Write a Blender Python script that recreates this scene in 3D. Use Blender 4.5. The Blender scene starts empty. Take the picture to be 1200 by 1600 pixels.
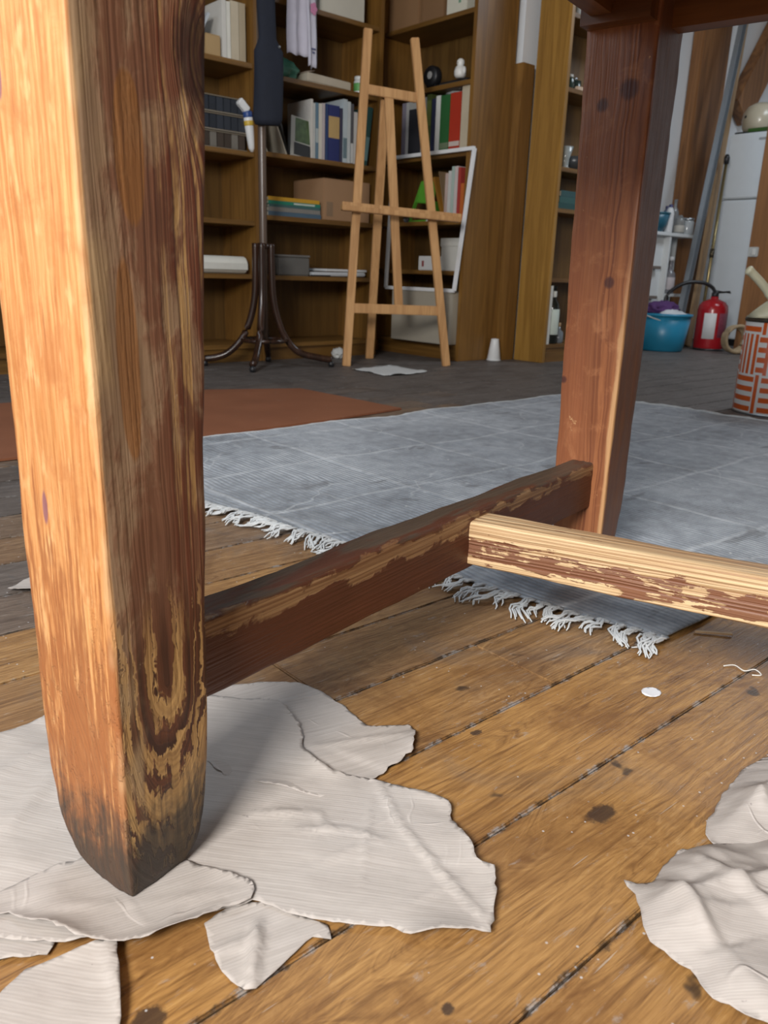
import bpy, bmesh, math, random
from mathutils import Vector, Matrix, noise, geometry
from mathutils.bvhtree import BVHTree
S = bpy.context.scene
COL = S.collection
PI = math.pi
random.seed(7)

# ------------------------------------------------------------------ camera
# room frame: X runs along the floor boards, Y towards the back bookcases
F_PX, PITCH, ROLL, YAW, CAM_H = 1240.0, math.radians(16.8), math.radians(1.85), math.radians(41.5), 0.45
r0 = Vector((math.cos(YAW), -math.sin(YAW), 0))
h0 = Vector((math.sin(YAW), math.cos(YAW), 0))
fw = h0 * math.cos(PITCH) - Vector((0, 0, math.sin(PITCH)))
u0 = r0.cross(fw)
cr = r0 * math.cos(ROLL) + u0 * math.sin(ROLL)
cu = -r0 * math.sin(ROLL) + u0 * math.cos(ROLL)
cd = bpy.data.cameras.new('camera')
cam = bpy.data.objects.new('camera', cd)
COL.objects.link(cam)
M = Matrix((cr, cu, -fw)).transposed().to_4x4()
M.translation = (0, 0, CAM_H)
cam.matrix_world = M
cd.sensor_fit = 'VERTICAL'
cd.sensor_height = 36
cd.lens = F_PX / 1600 * 36
cd.clip_start = 0.02
cd.dof.use_dof = True
cd.dof.focus_distance = 0.85
cd.dof.aperture_fstop = 13
S.camera = cam

# ------------------------------------------------------------------ light
wd = bpy.data.worlds.new('world')
S.world = wd
wd.use_nodes = True
bg = wd.node_tree.nodes['Background']
bg.inputs[0].default_value = (0.62, 0.78, 1.0, 1)
bg.inputs[1].default_value = 1.0


def area(name, loc, rot, sx, sy, energy, col):
    l = bpy.data.lights.new(name, 'AREA')
    l.shape = 'RECTANGLE'
    l.size, l.size_y, l.energy, l.color = sx, sy, energy, col
    o = bpy.data.objects.new(name, l)
    o.location = loc
    o.rotation_euler = rot
    COL.objects.link(o)
    return o


# window key; added fill from a second window and lamps under the closed ceiling
area('window_key_fill', (-1.38, -0.40, 1.58), (0, -PI / 2, 0), 0.85, 1.0, 150, (1.0, 0.975, 0.94))
area('window_key_fill', (-1.38, 2.25, 1.6), (0, -PI / 2, 0), 1.0, 1.3, 11, (0.80, 0.90, 1.0))
area('overhead_fill', (5.1, 1.4, 2.69), (0, 0, 0), 1.2, 0.9, 44, (0.80, 0.90, 1.0))
area('overhead_fill', (0.75, 1.75, 2.69), (0, 0, 0), 0.9, 0.9, 20, (0.66, 0.83, 1.0))

S.view_settings.view_transform = 'Standard'
S.view_settings.look = 'None'
S.view_settings.gamma = 1
S.view_settings.use_curve_mapping = False
S.view_settings.exposure = 0.0
if hasattr(S, 'cycles'):
    S.cycles.diffuse_bounces = 3
    S.cycles.glossy_bounces = 3


# ------------------------------------------------------------------ node helpers
class NT:
    def __init__(s, name):
        s.m = bpy.data.materials.new(name)
        s.m.use_nodes = True
        s.t = s.m.node_tree
        s.b = s.t.nodes['Principled BSDF']

    def n(s, typ, **kw):
        nd = s.t.nodes.new(typ)
        for k, v in kw.items():
            setattr(nd, k, v)
        return nd

    def put(s, sock, v):
        if v is None:
            return
        if hasattr(v, 'is_output'):
            s.t.links.new(v, sock)
        else:
            if isinstance(v, (tuple, list)) and len(v) == 3 and sock.type == 'RGBA':
                v = (*v, 1)
            sock.default_value = v

    def math(s, op, a, b=None, c=None, clamp=False):
        nd = s.n('ShaderNodeMath', operation=op, use_clamp=clamp)
        for i, v in enumerate((a, b, c)):
            s.put(nd.inputs[i], v)
        return nd.outputs[0]

    def mix(s, f, a, b, mode='MIX'):
        nd = s.n('ShaderNodeMix', data_type='RGBA', blend_type=mode)
        s.put(nd.inputs[0], f)
        s.put(nd.inputs[6], a)
        s.put(nd.inputs[7], b)
        return nd.outputs[2]

    def ramp(s, f, *stops):
        nd = s.n('ShaderNodeValToRGB')
        e = nd.color_ramp.elements
        while len(e) < len(stops):
            e.new(0.5)
        for el, (p, c) in zip(e, stops):
            el.position = p
            el.color = (c, c, c, 1) if isinstance(c, (int, float)) else (*c, 1)
        s.put(nd.inputs[0], f)
        return nd.outputs[0]

    def step(s, v, lo, hi):
        nd = s.n('ShaderNodeMapRange', interpolation_type='SMOOTHSTEP')
        s.put(nd.inputs[0], v)
        nd.inputs[1].default_value, nd.inputs[2].default_value = lo, hi
        return nd.outputs[0]

    def coord(s, kind='Object', scale=None, rot=None, rnd=0.0):
        if kind == 'World':
            out = s.n('ShaderNodeNewGeometry').outputs['Position']
        else:
            out = s.n('ShaderNodeTexCoord').outputs[kind]
        if rnd:
            oi = s.n('ShaderNodeObjectInfo').outputs['Random']
            cb = s.n('ShaderNodeCombineXYZ')
            for i, k in enumerate((7.3, 5.1, 3.7)):
                s.put(cb.inputs[i], s.math('MULTIPLY', oi, k * rnd))
            va = s.n('ShaderNodeVectorMath', operation='ADD')
            s.put(va.inputs[0], out)
            s.put(va.inputs[1], cb.outputs[0])
            out = va.outputs[0]
        if scale or rot:
            mp = s.n('ShaderNodeMapping')
            s.put(mp.inputs[0], out)
            if scale:
                mp.inputs[3].default_value = scale
            if rot:
                mp.inputs[2].default_value = rot
            out = mp.outputs[0]
        return out

    def noise(s, v, scale, detail=4, rough=0.55, dist=0.0, out=0):
        nd = s.n('ShaderNodeTexNoise')
        s.put(nd.inputs['Vector'], v)
        nd.inputs['Scale'].default_value = scale
        nd.inputs['Detail'].default_value = detail
        nd.inputs['Roughness'].default_value = rough
        nd.inputs['Distortion'].default_value = dist
        return nd.outputs[out]

    def sep(s, v):
        nd = s.n('ShaderNodeSeparateXYZ')
        s.put(nd.inputs[0], v)
        return nd.outputs

    def bump(s, h, strength=0.3, dist=0.002, normal=None):
        nd = s.n('ShaderNodeBump')
        nd.inputs['Strength'].default_value = strength
        nd.inputs['Distance'].default_value = dist
        s.put(nd.inputs['Height'], h)
        s.put(nd.inputs['Normal'], normal)
        return nd.outputs[0]

    def done(s, col=None, rough=None, normal=None, metal=None, spec=None, **kw):
        s.put(s.b.inputs['Base Color'], col)
        s.put(s.b.inputs['Roughness'], rough)
        s.put(s.b.inputs['Normal'], normal)
        s.put(s.b.inputs['Metallic'], metal)
        s.put(s.b.inputs['Specular IOR Level'], spec)
        for k, v in kw.items():
            s.put(s.b.inputs[k.replace('_', ' ')], v)
        return s.m


_plain = {}


def plain(col, rough=0.6, metal=0.0, var=0.12, scale=14, trans=0.0, alpha=None, bump=0.0):
    key = (tuple(col), rough, metal, var, scale, trans, alpha, bump)
    if key in _plain:
        return _plain[key]
    t = NT('painted')
    v = t.coord('Object', rnd=1)
    f = t.noise(v, scale, 3)
    c = t.mix(f, tuple(x * (1 - var) for x in col), tuple(min(1, x * (1 + var)) for x in col))
    nm = t.bump(t.noise(v, scale * 9, 3), bump, 0.002) if bump else None
    m = t.done(c, rough, nm, metal)
    if trans:
        t.b.inputs['Transmission Weight'].default_value = trans
        t.b.inputs['IOR'].default_value = 1.35
    if alpha:
        t.b.inputs['Alpha'].default_value = alpha
    _plain[key] = m
    return m


def wood(name, dark, light, axis=2, scale=1.0, rough=0.45, rnd=1.0, bump=0.15):
    t = NT(name)
    sc = [26 * scale] * 3
    sc[axis] = 1.6 * scale
    v = t.coord('Object', rnd=rnd)
    mp = t.n('ShaderNodeMapping')
    t.put(mp.inputs[0], v)
    mp.inputs[3].default_value = sc
    big = t.noise(mp.outputs[0], 0.55, 3, 0.5, 0.8)
    fine = t.noise(mp.outputs[0], 6.0, 4, 0.6)
    f = t.math('ADD', t.math('MULTIPLY', big, 0.7), t.math('MULTIPLY', fine, 0.35))
    rings = t.math('MULTIPLY_ADD', t.math('SINE', t.math('MULTIPLY', big, 38.0)), 0.09, f)
    c = t.ramp(rings, (0.28, dark), (0.72, light))
    return t.done(c, rough, t.bump(fine, bump, 0.001))


# ------------------------------------------------------------------ mesh helpers
def lnk(o, parent=None):
    COL.objects.link(o)
    if parent:
        o.parent = parent
    return o


def obj(name, bm, m=None, parent=None, smooth=False, loc=None, rot=None):
    me = bpy.data.meshes.new(name)
    bmesh.ops.recalc_face_normals(bm, faces=bm.faces[:])
    bm.to_mesh(me)
    bm.free()
    if m:
        me.materials.append(m)
    if smooth:
        for p in me.polygons:
            p.use_smooth = True
    o = lnk(bpy.data.objects.new(name, me), parent)
    if loc:
        o.location = loc
    if rot:
        o.rotation_euler = rot
    return o


def thing(name, label, cat, loc=(0, 0, 0), rz=0.0, group=None):
    o = bpy.data.objects.new(name, None)
    o.empty_display_size = 0.05
    lnk(o)
    o.location = loc
    o.rotation_euler = (0, 0, rz)
    return tag(o, label, cat, group)


def tag(o, label, cat, group=None):
    o['label'] = label
    o['category'] = cat
    if group:
        o['group'] = group
    return o


def struct(o):
    o['kind'] = 'structure'
    return o


def box(bm, x0, x1, y0, y1, z0, z1, bev=0.0, M4=None):
    r = bmesh.ops.create_cube(bm, size=1)
    vs = r['verts']
    for v in vs:
        v.co = Vector(((x0 + x1) / 2 + v.co.x * (x1 - x0), (y0 + y1) / 2 + v.co.y * (y1 - y0), (z0 + z1) / 2 + v.co.z * (z1 - z0)))
    if bev:
        es = list({e for v in vs for e in v.link_edges})
        b = bmesh.ops.bevel(bm, geom=es, offset=bev, segments=2, affect='EDGES')
        vs = list({v for f in b['faces'] for v in f.verts} | {v for v in vs if v.is_valid})
    if M4:
        for v in vs:
            v.co = M4 @ v.co
    return bm


def bx(*a, **k):
    return box(bmesh.new(), *a, **k)


def beam(p0, p1, w, d, up=(0, 0, 1), bev=0.0):
    """bar from p0 to p1, w across (perpendicular to up), d along up"""
    p0, p1 = Vector(p0), Vector(p1)
    ax = (p1 - p0)
    L = ax.length
    ax.normalize()
    s = ax.cross(Vector(up)).normalized()
    t = s.cross(ax)
    M4 = Matrix((s, t, ax)).transposed().to_4x4()
    M4.translation = p0
    return box(bmesh.new(), -w / 2, w / 2, -d / 2, d / 2, 0, L, bev, M4)


def lathe(prof, seg=24, bm=None, M4=None, ang=2 * PI):
    bm = bm or bmesh.new()
    rings = []
    full = abs(ang - 2 * PI) < 1e-6
    for r, z in prof:
        ring = []
        for i in range(seg if full else seg + 1):
            a = ang * i / seg
            v = Vector((r * math.cos(a), r * math.sin(a), z))
            ring.append(bm.verts.new(M4 @ v if M4 else v))
        rings.append(ring)
    for a, b in zip(rings, rings[1:]):
        k = len(a)
        for i in range(k if full else k - 1):
            bm.faces.new((a[i], a[(i + 1) % k], b[(i + 1) % k], b[i]))
    if full:
        for ring, (r, z) in ((rings[0], prof[0]), (rings[-1], prof[-1])):
            if r > 1e-6:
                bm.faces.new(ring)
    bmesh.ops.remove_doubles(bm, verts=bm.verts[:], dist=1e-6)
    return bm


def tube(pts, rad, seg=8, bm=None):
    bm = bm or bmesh.new()
    pts = [Vector(p) for p in pts]
    rings = []
    for i, p in enumerate(pts):
        t = (pts[min(i + 1, len(pts) - 1)] - pts[max(i - 1, 0)]).normalized()
        ref = Vector((0, 0, 1)) if abs(t.z) < 0.9 else Vector((1, 0, 0))
        a = t.cross(ref).normalized()
        b = t.cross(a)
        r = rad[i] if isinstance(rad, (list, tuple)) else rad
        rings.append([bm.verts.new(p + a * (r * math.cos(2 * PI * k / seg)) + b * (r * math.sin(2 * PI * k / seg))) for k in range(seg)])
    for a, b in zip(rings, rings[1:]):
        for i in range(seg):
            bm.faces.new((a[i], a[(i + 1) % seg], b[(i + 1) % seg], b[i]))
    bm.faces.new(rings[0])
    bm.faces.new(rings[-1])
    return bm


def spline(pts, n=8):
    pts = [Vector(p) for p in pts]
    out = []
    for i in range(len(pts) - 1):
        a, b, c, d = pts[max(i - 1, 0)], pts[i], pts[i + 1], pts[min(i + 2, len(pts) - 1)]
        for k in range(n):
            t = k / n
            out.append(0.5 * ((2 * b) + (c - a) * t + (2 * a - 5 * b + 4 * c - d) * t * t + (3 * b - a - 3 * c + d) * t ** 3))
    out.append(pts[-1])
    return out


def fbm(p, s, o=3):
    return noise.fractal(Vector(p) * s, 0.6, 2.0, o)


# ------------------------------------------------------------------ materials
def mat_floor():
    t = NT('old_oak_boards')
    oc = t.n('ShaderNodeObjectInfo')
    v = t.coord('Object', rnd=3)

    def mapped(sc):
        mp = t.n('ShaderNodeMapping')
        t.put(mp.inputs[0], v)
        mp.inputs[3].default_value = sc
        return mp.outputs[0]
    swirl = t.noise(mapped((2.4, 15, 15)), 0.8, 3, 0.55, 1.2)
    fibre = t.noise(mapped((16, 300, 300)), 1.0, 4, 0.7, 0.5)
    streak = t.noise(mapped((3.5, 75, 75)), 1.0, 4, 0.6, 0.4)
    cb = t.n('ShaderNodeCombineXYZ')
    t.put(cb.inputs[0], t.math('MULTIPLY', swirl, 42.0))
    t.put(cb.inputs[1], t.math('MULTIPLY', streak, 1.5))
    ring = t.noise(cb.outputs[0], 1.0, 3, 0.6)
    f = t.math('ADD', t.math('MULTIPLY', ring, 0.34), t.math('ADD', t.math('MULTIPLY', fibre, 0.40), t.math('MULTIPLY', streak, 0.26)))
    gold = t.ramp(f, (0.30, (0.085, 0.034, 0.010)), (0.43, (0.225, 0.112, 0.036)), (0.54, (0.39, 0.208, 0.066)), (0.68, (0.55, 0.33, 0.122)))
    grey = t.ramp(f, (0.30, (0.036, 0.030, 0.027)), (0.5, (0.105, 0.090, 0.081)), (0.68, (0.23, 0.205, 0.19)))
    col = t.sep(oc.outputs['Color'])
    hue = t.mix(t.math('MULTIPLY', oc.outputs['Random'], 0.30), gold, (0.20, 0.085, 0.025))
    w = t.coord('World')
    big = t.noise(w, 4.2, 6, 0.66, 0.6)
    wear = t.step(big, 0.50, 0.74)
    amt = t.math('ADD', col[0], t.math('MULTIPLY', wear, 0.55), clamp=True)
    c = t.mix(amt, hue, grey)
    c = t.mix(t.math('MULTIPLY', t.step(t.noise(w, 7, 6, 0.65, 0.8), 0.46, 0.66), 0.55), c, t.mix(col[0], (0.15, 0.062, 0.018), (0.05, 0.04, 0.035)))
    # dull scuffs, fine scratches, specks of paint and dark blots
    scw = t.n('ShaderNodeMapping')
    t.put(scw.inputs[0], w)
    scw.inputs[3].default_value = (1.0, 3.0, 1)
    scuff = t.step(t.noise(scw.outputs[0], 34, 6, 0.75, 0.5), 0.585, 0.70)
    c = t.mix(t.math('MULTIPLY', scuff, 0.42), c, (0.36, 0.33, 0.30))
    sr = t.n('ShaderNodeMapping')
    t.put(sr.inputs[0], w)
    sr.inputs[2].default_value = (0, 0, 0.9)
    sr.inputs[3].default_value = (14, 420, 1)
    scr = t.step(t.noise(sr.outputs[0], 1.0, 2, 0.5), 0.70, 0.75)
    c = t.mix(t.math('MULTIPLY', scr, 0.45), c, (0.50, 0.46, 0.40))
    blot = t.step(t.noise(w, 19, 3, 0.5), 0.70, 0.75)
    c = t.mix(t.math('MULTIPLY', blot, 0.8), c, (0.030, 0.022, 0.018))
    wx, wy, _ = t.sep(w)
    kn = t.noise(w, 70, 4, 0.7)
    for (kx, ky, ra, rb) in ((0.543, 0.312, 0.020, 0.012), (0.150, 0.375, 0.014, 0.011), (0.552, 0.470, 0.008, 0.005), (0.30, 0.262, 0.006, 0.005)):
        dx = t.math('MULTIPLY', t.math('SUBTRACT', wx, kx), 1 / ra)
        dy = t.math('MULTIPLY', t.math('SUBTRACT', wy, ky), 1 / rb)
        d = t.math('ADD', t.math('ADD', t.math('MULTIPLY', dx, dx), t.math('MULTIPLY', dy, dy)), t.math('MULTIPLY', t.math('SUBTRACT', kn, 0.5), 2.6))
        c = t.mix(t.math('MULTIPLY', t.step(d, 1.0, 0.3), 0.85), c, (0.035, 0.022, 0.018))
    vo = t.n('ShaderNodeTexVoronoi')
    t.put(vo.inputs['Vector'], w)
    vo.inputs['Scale'].default_value = 75
    speck = t.math('MULTIPLY', t.step(vo.outputs['Distance'], 0.10, 0.06), t.step(t.noise(w, 9, 2), 0.48, 0.56))
    c = t.mix(t.math('MULTIPLY', speck, 0.7), c, (0.58, 0.59, 0.60))
    # grime and lint that collects along the board edges
    y = t.sep(t.coord('Object'))[1]
    edge = t.step(t.math('ADD', t.math('ABSOLUTE', y), t.math('MULTIPLY', t.noise(w, 60, 6, 0.75), 0.020)), 0.0695, 0.0735)
    c = t.mix(t.math('MULTIPLY', edge, 0.75), c, t.mix(t.step(t.noise(w, 45, 4, 0.7), 0.48, 0.58), (0.025, 0.021, 0.018), (0.32, 0.32, 0.32)))
    rough = t.math('ADD', 0.34, t.math('ADD', t.math('MULTIPLY', fibre, 0.2), t.math('MULTIPLY', amt, 0.14)))
    nm = t.bump(t.math('ADD', fibre, t.math('MULTIPLY', ring, 0.4)), 0.4, 0.0012)
    return t.done(c, rough, nm, spec=0.5)


def mat_table(kind):
    """varnished softwood worn to the bare wood; leg_front / leg / rail / rail_worn"""
    t = NT('worn_varnished_pine')
    ob = t.coord('Object')
    x, y, z = t.sep(ob)
    rail = kind in ('rail', 'rail_worn')

    def mapped(a, l):
        m1 = t.n('ShaderNodeMapping')
        t.put(m1.inputs[0], ob)
        m1.inputs[3].default_value = (l, a, a) if rail else (a, a, l)
        return m1.outputs[0]
    warp = t.noise(mapped(22, 3.0), 1.0, 3, 0.5)
    fib = t.noise(mapped(300, 12), 1.0, 4, 0.65)
    fleck = t.noise(mapped(190, 26), 1.0, 3, 0.6)
    blob = t.noise(ob, 24, 5, 0.65, 0.5)
    blob2 = t.noise(mapped(34, 7.0), 1.0, 5, 0.62, 0.6)
    chip = t.noise(ob, 70, 4, 0.65)

    def sub(a, b):
        return t.math('SUBTRACT', a, b)

    def mul(a, b):
        return t.math('MULTIPLY', a, b)

    def add(*a):
        r_ = a[0]
        for q in a[1:]:
            r_ = t.math('ADD', r_, q)
        return r_

    def radial(a, ca, b, cb):
        da, db = sub(a, ca), sub(b, cb)
        return t.math('SQRT', add(mul(da, da), mul(db, db)))

    def rings(r, freq, wob, along, seed=0.0):
        """irregular year rings: 1-D noise over the distance from the heart of the tree"""
        cb = t.n('ShaderNodeCombineXYZ')
        t.put(cb.inputs[0], add(mul(r, freq), mul(warp, wob), mul(fib, 0.25)))
        t.put(cb.inputs[1], mul(along, 1.2))
        cb.inputs[2].default_value = seed
        return t.step(t.noise(cb.outputs[0], 1.0, 2, 0.5), 0.34, 0.66)

    def ell(a, pa, sa, b, pb, sb):
        da, db = mul(sub(a, pa), 1 / sa), mul(sub(b, pb), 1 / sb)
        return add(mul(da, da), mul(db, db))

    if kind == 'leg_front':
        ca = t.math('MULTIPLY_ADD', z, -0.02, 0.046)
        cb_ = t.math('MULTIPLY_ADD', z, 0.34, -0.058)
        r = radial(x, ca, y, t.math('MINIMUM', cb_, -0.004))
        kd = ell(x, 0.090, 1.0, mul(z, 0.5), 0.283, 1.0)
        kb = t.math('POWER', 2.718, mul(kd, -2200.0))
        r = add(r, mul(kb, 0.026))
        fine = rings(r, 330.0, 6.0, z)
        zig = t.noise(mapped(120, 14), 1.0, 3, 0.6)
        coarse = rings(add(r, mul(sub(blob, 0.5), 0.022), mul(sub(zig, 0.5), 0.016)), 95.0, 3.0, z, 4.0)
        # ---- left face: sun-bleached, thin varnish left in streaks
        low = t.step(z, 0.42, 0.05)
        base = t.mix(t.step(fib, 0.36, 0.66), (0.41, 0.165, 0.052), (0.59, 0.315, 0.127))
        base = t.mix(mul(fine, 0.35), base, (0.44, 0.175, 0.055))
        base = t.mix(mul(t.step(blob, 0.48, 0.70), 0.55), base, (0.36, 0.13, 0.040))
        base = t.mix(mul(t.step(t.noise(mapped(60, 22), 1.0, 3, 0.6), 0.58, 0.70), 0.6), base, (0.66, 0.39, 0.18))
        keepL = t.step(add(mul(sub(blob2, 0.5), 0.8), mul(sub(fleck, 0.5), -0.9), mul(sub(fib, 0.5), -1.0), mul(low, 0.46)), 0.16, 0.40)
        cL = t.mix(mul(keepL, 0.80), base, t.mix(blob, (0.20, 0.066, 0.024), (0.33, 0.125, 0.042)))
        lightfl = mul(t.step(fleck, 0.60, 0.68), t.step(blob, 0.45, 0.6))
        cL = t.mix(mul(lightfl, 0.45), cL, (0.66, 0.42, 0.20))
        ink = t.step(add(ell(y, 0.062, 0.003, z, 0.287, 0.013), mul(blob, 0.8)), 1.5, 0.9)
        ink2 = t.step(add(ell(y, 0.066, 0.003, z, 0.545, 0.014), mul(blob, 0.8)), 1.5, 0.9)
        cL = t.mix(mul(t.math('MAXIMUM', ink, ink2), 0.75), cL, (0.15, 0.06, 0.11))
        # ---- right face: dark varnish, flaking in islands higher up, in arches near the foot
        var = t.mix(blob2, (0.095, 0.040, 0.022), (0.235, 0.112, 0.064))
        var = t.mix(mul(t.step(x, 0.045, 0.062), mul(fine, 0.75)), var, (0.10, 0.022, 0.010))
        tan = t.mix(fib, (0.180, 0.112, 0.066), (0.31, 0.205, 0.122))
        ochre = t.mix(fib, (0.36, 0.205, 0.072), (0.54, 0.345, 0.14))
        arch = t.step(add(z, mul(sub(blob2, 0.5), 0.12)), 0.235, 0.17)
        wearTop = t.step(add(blob2, mul(sub(blob, 0.5), 0.5), mul(t.step(x, 0.034, 0.004), 0.13)), 0.46, 0.66)
        lines = mul(mul(t.step(x, 0.050, 0.066), t.step(fine, 0.35, 0.10)), t.step(add(blob2, mul(fleck, 0.4)), 0.62, 0.74))
        wearBot = t.step(add(coarse, mul(sub(blob2, 0.5), 0.9), mul(sub(fleck, 0.5), 0.25)), 0.44, 0.52)
        cTop = t.mix(wearTop, var, tan)
        cTop = t.mix(mul(lines, 0.8), cTop, ochre)
        cBot = t.mix(wearBot, t.mix(fine, (0.045, 0.017, 0.009), (0.125, 0.045, 0.020)), t.mix(mul(fine, 0.55), ochre, (0.16, 0.075, 0.024)))
        cR = t.mix(arch, cTop, cBot)
        pale = t.math('MULTIPLY', t.step(add(x, mul(sub(blob2, 0.5), 0.07)), 0.022, 0.012), t.step(t.noise(mapped(9, 5.5), 1.0, 2), 0.47, 0.54))
        cR = t.mix(mul(pale, 0.85), cR, t.mix(fib, (0.26, 0.165, 0.082), (0.40, 0.28, 0.15)))

        def patch(px, pz, ax, az):
            return t.step(add(ell(x, px, ax, z, pz, az), mul(sub(blob2, 0.5), 0.7)), 1.12, 0.9)
        pm = t.math('MAXIMUM', patch(0.036, 0.508, 0.0105, 0.042), patch(0.027, 0.385, 0.0085, 0.062))
        cR = t.mix(mul(pm, 0.85), cR, t.mix(fib, (0.185, 0.078, 0.024), (0.25, 0.112, 0.038)))
        kn = t.step(add(kd, mul(sub(blob, 0.5), 0.0006)), 0.00042, 0.00006)
        cR = t.mix(mul(kn, 0.85), cR, (0.035, 0.017, 0.013))
        wht = t.step(chip, 0.71, 0.74)
        cR = t.mix(mul(wht, 0.55), cR, (0.50, 0.38, 0.24))
        left = t.step(add(x, mul(sub(blob2, 0.5), 0.010)), 0.0045, 0.0022)
        c = t.mix(left, cR, cL)
        edge = mul(t.step(add(x, y, mul(sub(blob2, 0.5), 0.014)), 0.0050, 0.0024), mul(t.step(t.noise(mapped(8, 9), 1.0, 3), 0.42, 0.60), 0.7))
        c = t.mix(edge, c, (0.60, 0.40, 0.21))
        dirt = t.step(add(z, mul(sub(blob, 0.5), 0.12), mul(y, -0.10), mul(sub(fib, 0.5), 0.06)), 0.082, 0.030)
        dirt = mul(dirt, t.math('MULTIPLY_ADD', fleck, 0.35, 0.72))
        c = t.mix(dirt, c, (0.042, 0.034, 0.027))
        rough = t.math('MULTIPLY_ADD', wearTop, 0.2, 0.42)
        hb = add(mul(mul(wearBot, arch), -0.9), mul(wearTop, -0.4), mul(fine, 0.35), mul(fib, 0.35), mul(kn, -1.0))
        return t.done(c, rough, t.bump(hb, 0.6, 0.0014), spec=0.38)
    if kind == 'leg':
        r = radial(x, 0.22, y, t.math('MULTIPLY_ADD', z, 0.02, -0.05))
        fine = rings(r, 640.0, 7.0, z)
        var = t.mix(blob2, (0.25, 0.088, 0.033), (0.42, 0.175, 0.072))
        var = t.mix(mul(t.step(t.noise(mapped(10, 1.5), 1.0, 3), 0.42, 0.62), 0.5), var, (0.22, 0.065, 0.030))
        half = t.step(y, 0.060, 0.030)
        var = t.mix(mul(fine, t.math('MULTIPLY_ADD', half, 0.60, 0.25)), var, (0.13, 0.038, 0.017))
        var = t.mix(mul(t.step(fib, 0.4, 0.7), 0.45), var, (0.19, 0.065, 0.030))
        var = t.mix(mul(t.step(blob, 0.52, 0.70), 0.4), var, (0.46, 0.205, 0.092))
        bare = t.mix(fib, (0.44, 0.225, 0.09), (0.60, 0.37, 0.18))
        wr = t.math('MAXIMUM', t.step(chip, 0.705, 0.735), mul(t.step(add(mul(ell(y, 0.062, 0.018, z, 0.232, 0.020), 0.12), sub(0.62, chip)), 0.06, 0.03), 0.8))
        cor = mul(t.step(add(x, y, mul(blob2, 0.016)), 0.0155, 0.011), t.step(z, 0.52, 0.34))
        wr = t.math('MAXIMUM', wr, mul(cor, 0.85))
        c = t.mix(wr, var, bare)
        dark = mul(t.step(y, 0.004, 0.0015), t.step(x, 0.006, 0.010))
        c = t.mix(mul(dark, 0.72), c, t.mix(blob2, (0.085, 0.035, 0.018), (0.19, 0.085, 0.042)))
        for (ky, kz0, s_) in ((0.030, 0.442, 0.0085), (0.066, 0.672, 0.010), (0.030, 0.690, 0.015), (0.085, 0.30, 0.006)):
            k = mul(t.step(add(ell(y, ky, s_, z, kz0, s_ * 1.1), mul(sub(blob, 0.5), 1.6)), 1.1, 0.2), t.step(x, 0.02, 0.01))
            c = t.mix(mul(k, 0.8), c, (0.055, 0.022, 0.024))
        hb = add(mul(fine, 0.4), mul(fib, 0.4), mul(wr, -0.4))
        return t.done(c, t.math('MULTIPLY_ADD', wr, 0.2, 0.40), t.bump(hb, 0.35, 0.0012), spec=0.4)
    r = radial(y, -0.03, z, t.math('MULTIPLY_ADD', x, 0.02, -0.06))
    fine = rings(r, 280.0, 3.0, x)
    if kind == 'rail':
        bare = t.mix(fine, t.mix(fib, (0.24, 0.135, 0.060), (0.38, 0.235, 0.115)), (0.16, 0.075, 0.032))
        var = t.mix(blob2, (0.050, 0.015, 0.007), (0.125, 0.040, 0.018))
        ez = t.math('ABSOLUTE', sub(z, 0.060))
        wr = t.step(add(ez, mul(y, 0.7), mul(blob2, 0.055), mul(sub(blob, 0.5), 0.04)), 0.037, 0.032)
        wr = t.math('MAXIMUM', wr, mul(t.step(chip, 0.69, 0.72), 0.7))
        c = t.mix(wr, var, bare)
        top = t.step(add(z, mul(sub(blob2, 0.5), 0.004)), 0.0655, 0.068)
        c = t.mix(mul(top, t.step(add(blob2, mul(y, 4.0)), 0.46, 0.60)), c, t.mix(fib, (0.030, 0.019, 0.013), (0.12, 0.080, 0.052)))
        return t.done(c, t.math('MULTIPLY_ADD', blob, 0.25, 0.32), t.bump(add(fib, mul(wr, -0.8), mul(fine, 0.4)), 0.55, 0.0015), spec=0.42)
    bare = t.mix(fib, (0.55, 0.36, 0.175), (0.78, 0.60, 0.37))
    bare = t.mix(mul(fine, 0.80), bare, (0.25, 0.115, 0.042))
    bare = t.mix(mul(t.step(blob2, 0.52, 0.70), 0.35), bare, (0.36, 0.22, 0.11))
    var = t.mix(blob2, (0.11, 0.034, 0.017), (0.20, 0.070, 0.034))
    front = t.step(y, 0.010, 0.004)
    band = t.step(t.math('ABSOLUTE', sub(z, 0.021)), 0.024, 0.008)
    keep = t.step(add(mul(sub(blob2, 0.5), 1.1), mul(sub(blob, 0.5), 0.9), mul(sub(fleck, 0.5), 0.9), mul(fine, 0.10), t.math('MULTIPLY_ADD', mul(front, band), 0.32, -0.30)), 0.0, 0.06)
    c = t.mix(mul(keep, 0.9), bare, var)
    holes = t.step(t.noise(ob, 95, 1), 0.77, 0.79)
    c = t.mix(holes, c, (0.03, 0.015, 0.01))
    hb = add(mul(fine, -0.9), mul(fib, 0.5), mul(keep, 0.5))
    return t.done(c, 0.5, t.bump(hb, 0.7, 0.0018), spec=0.35)


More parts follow.
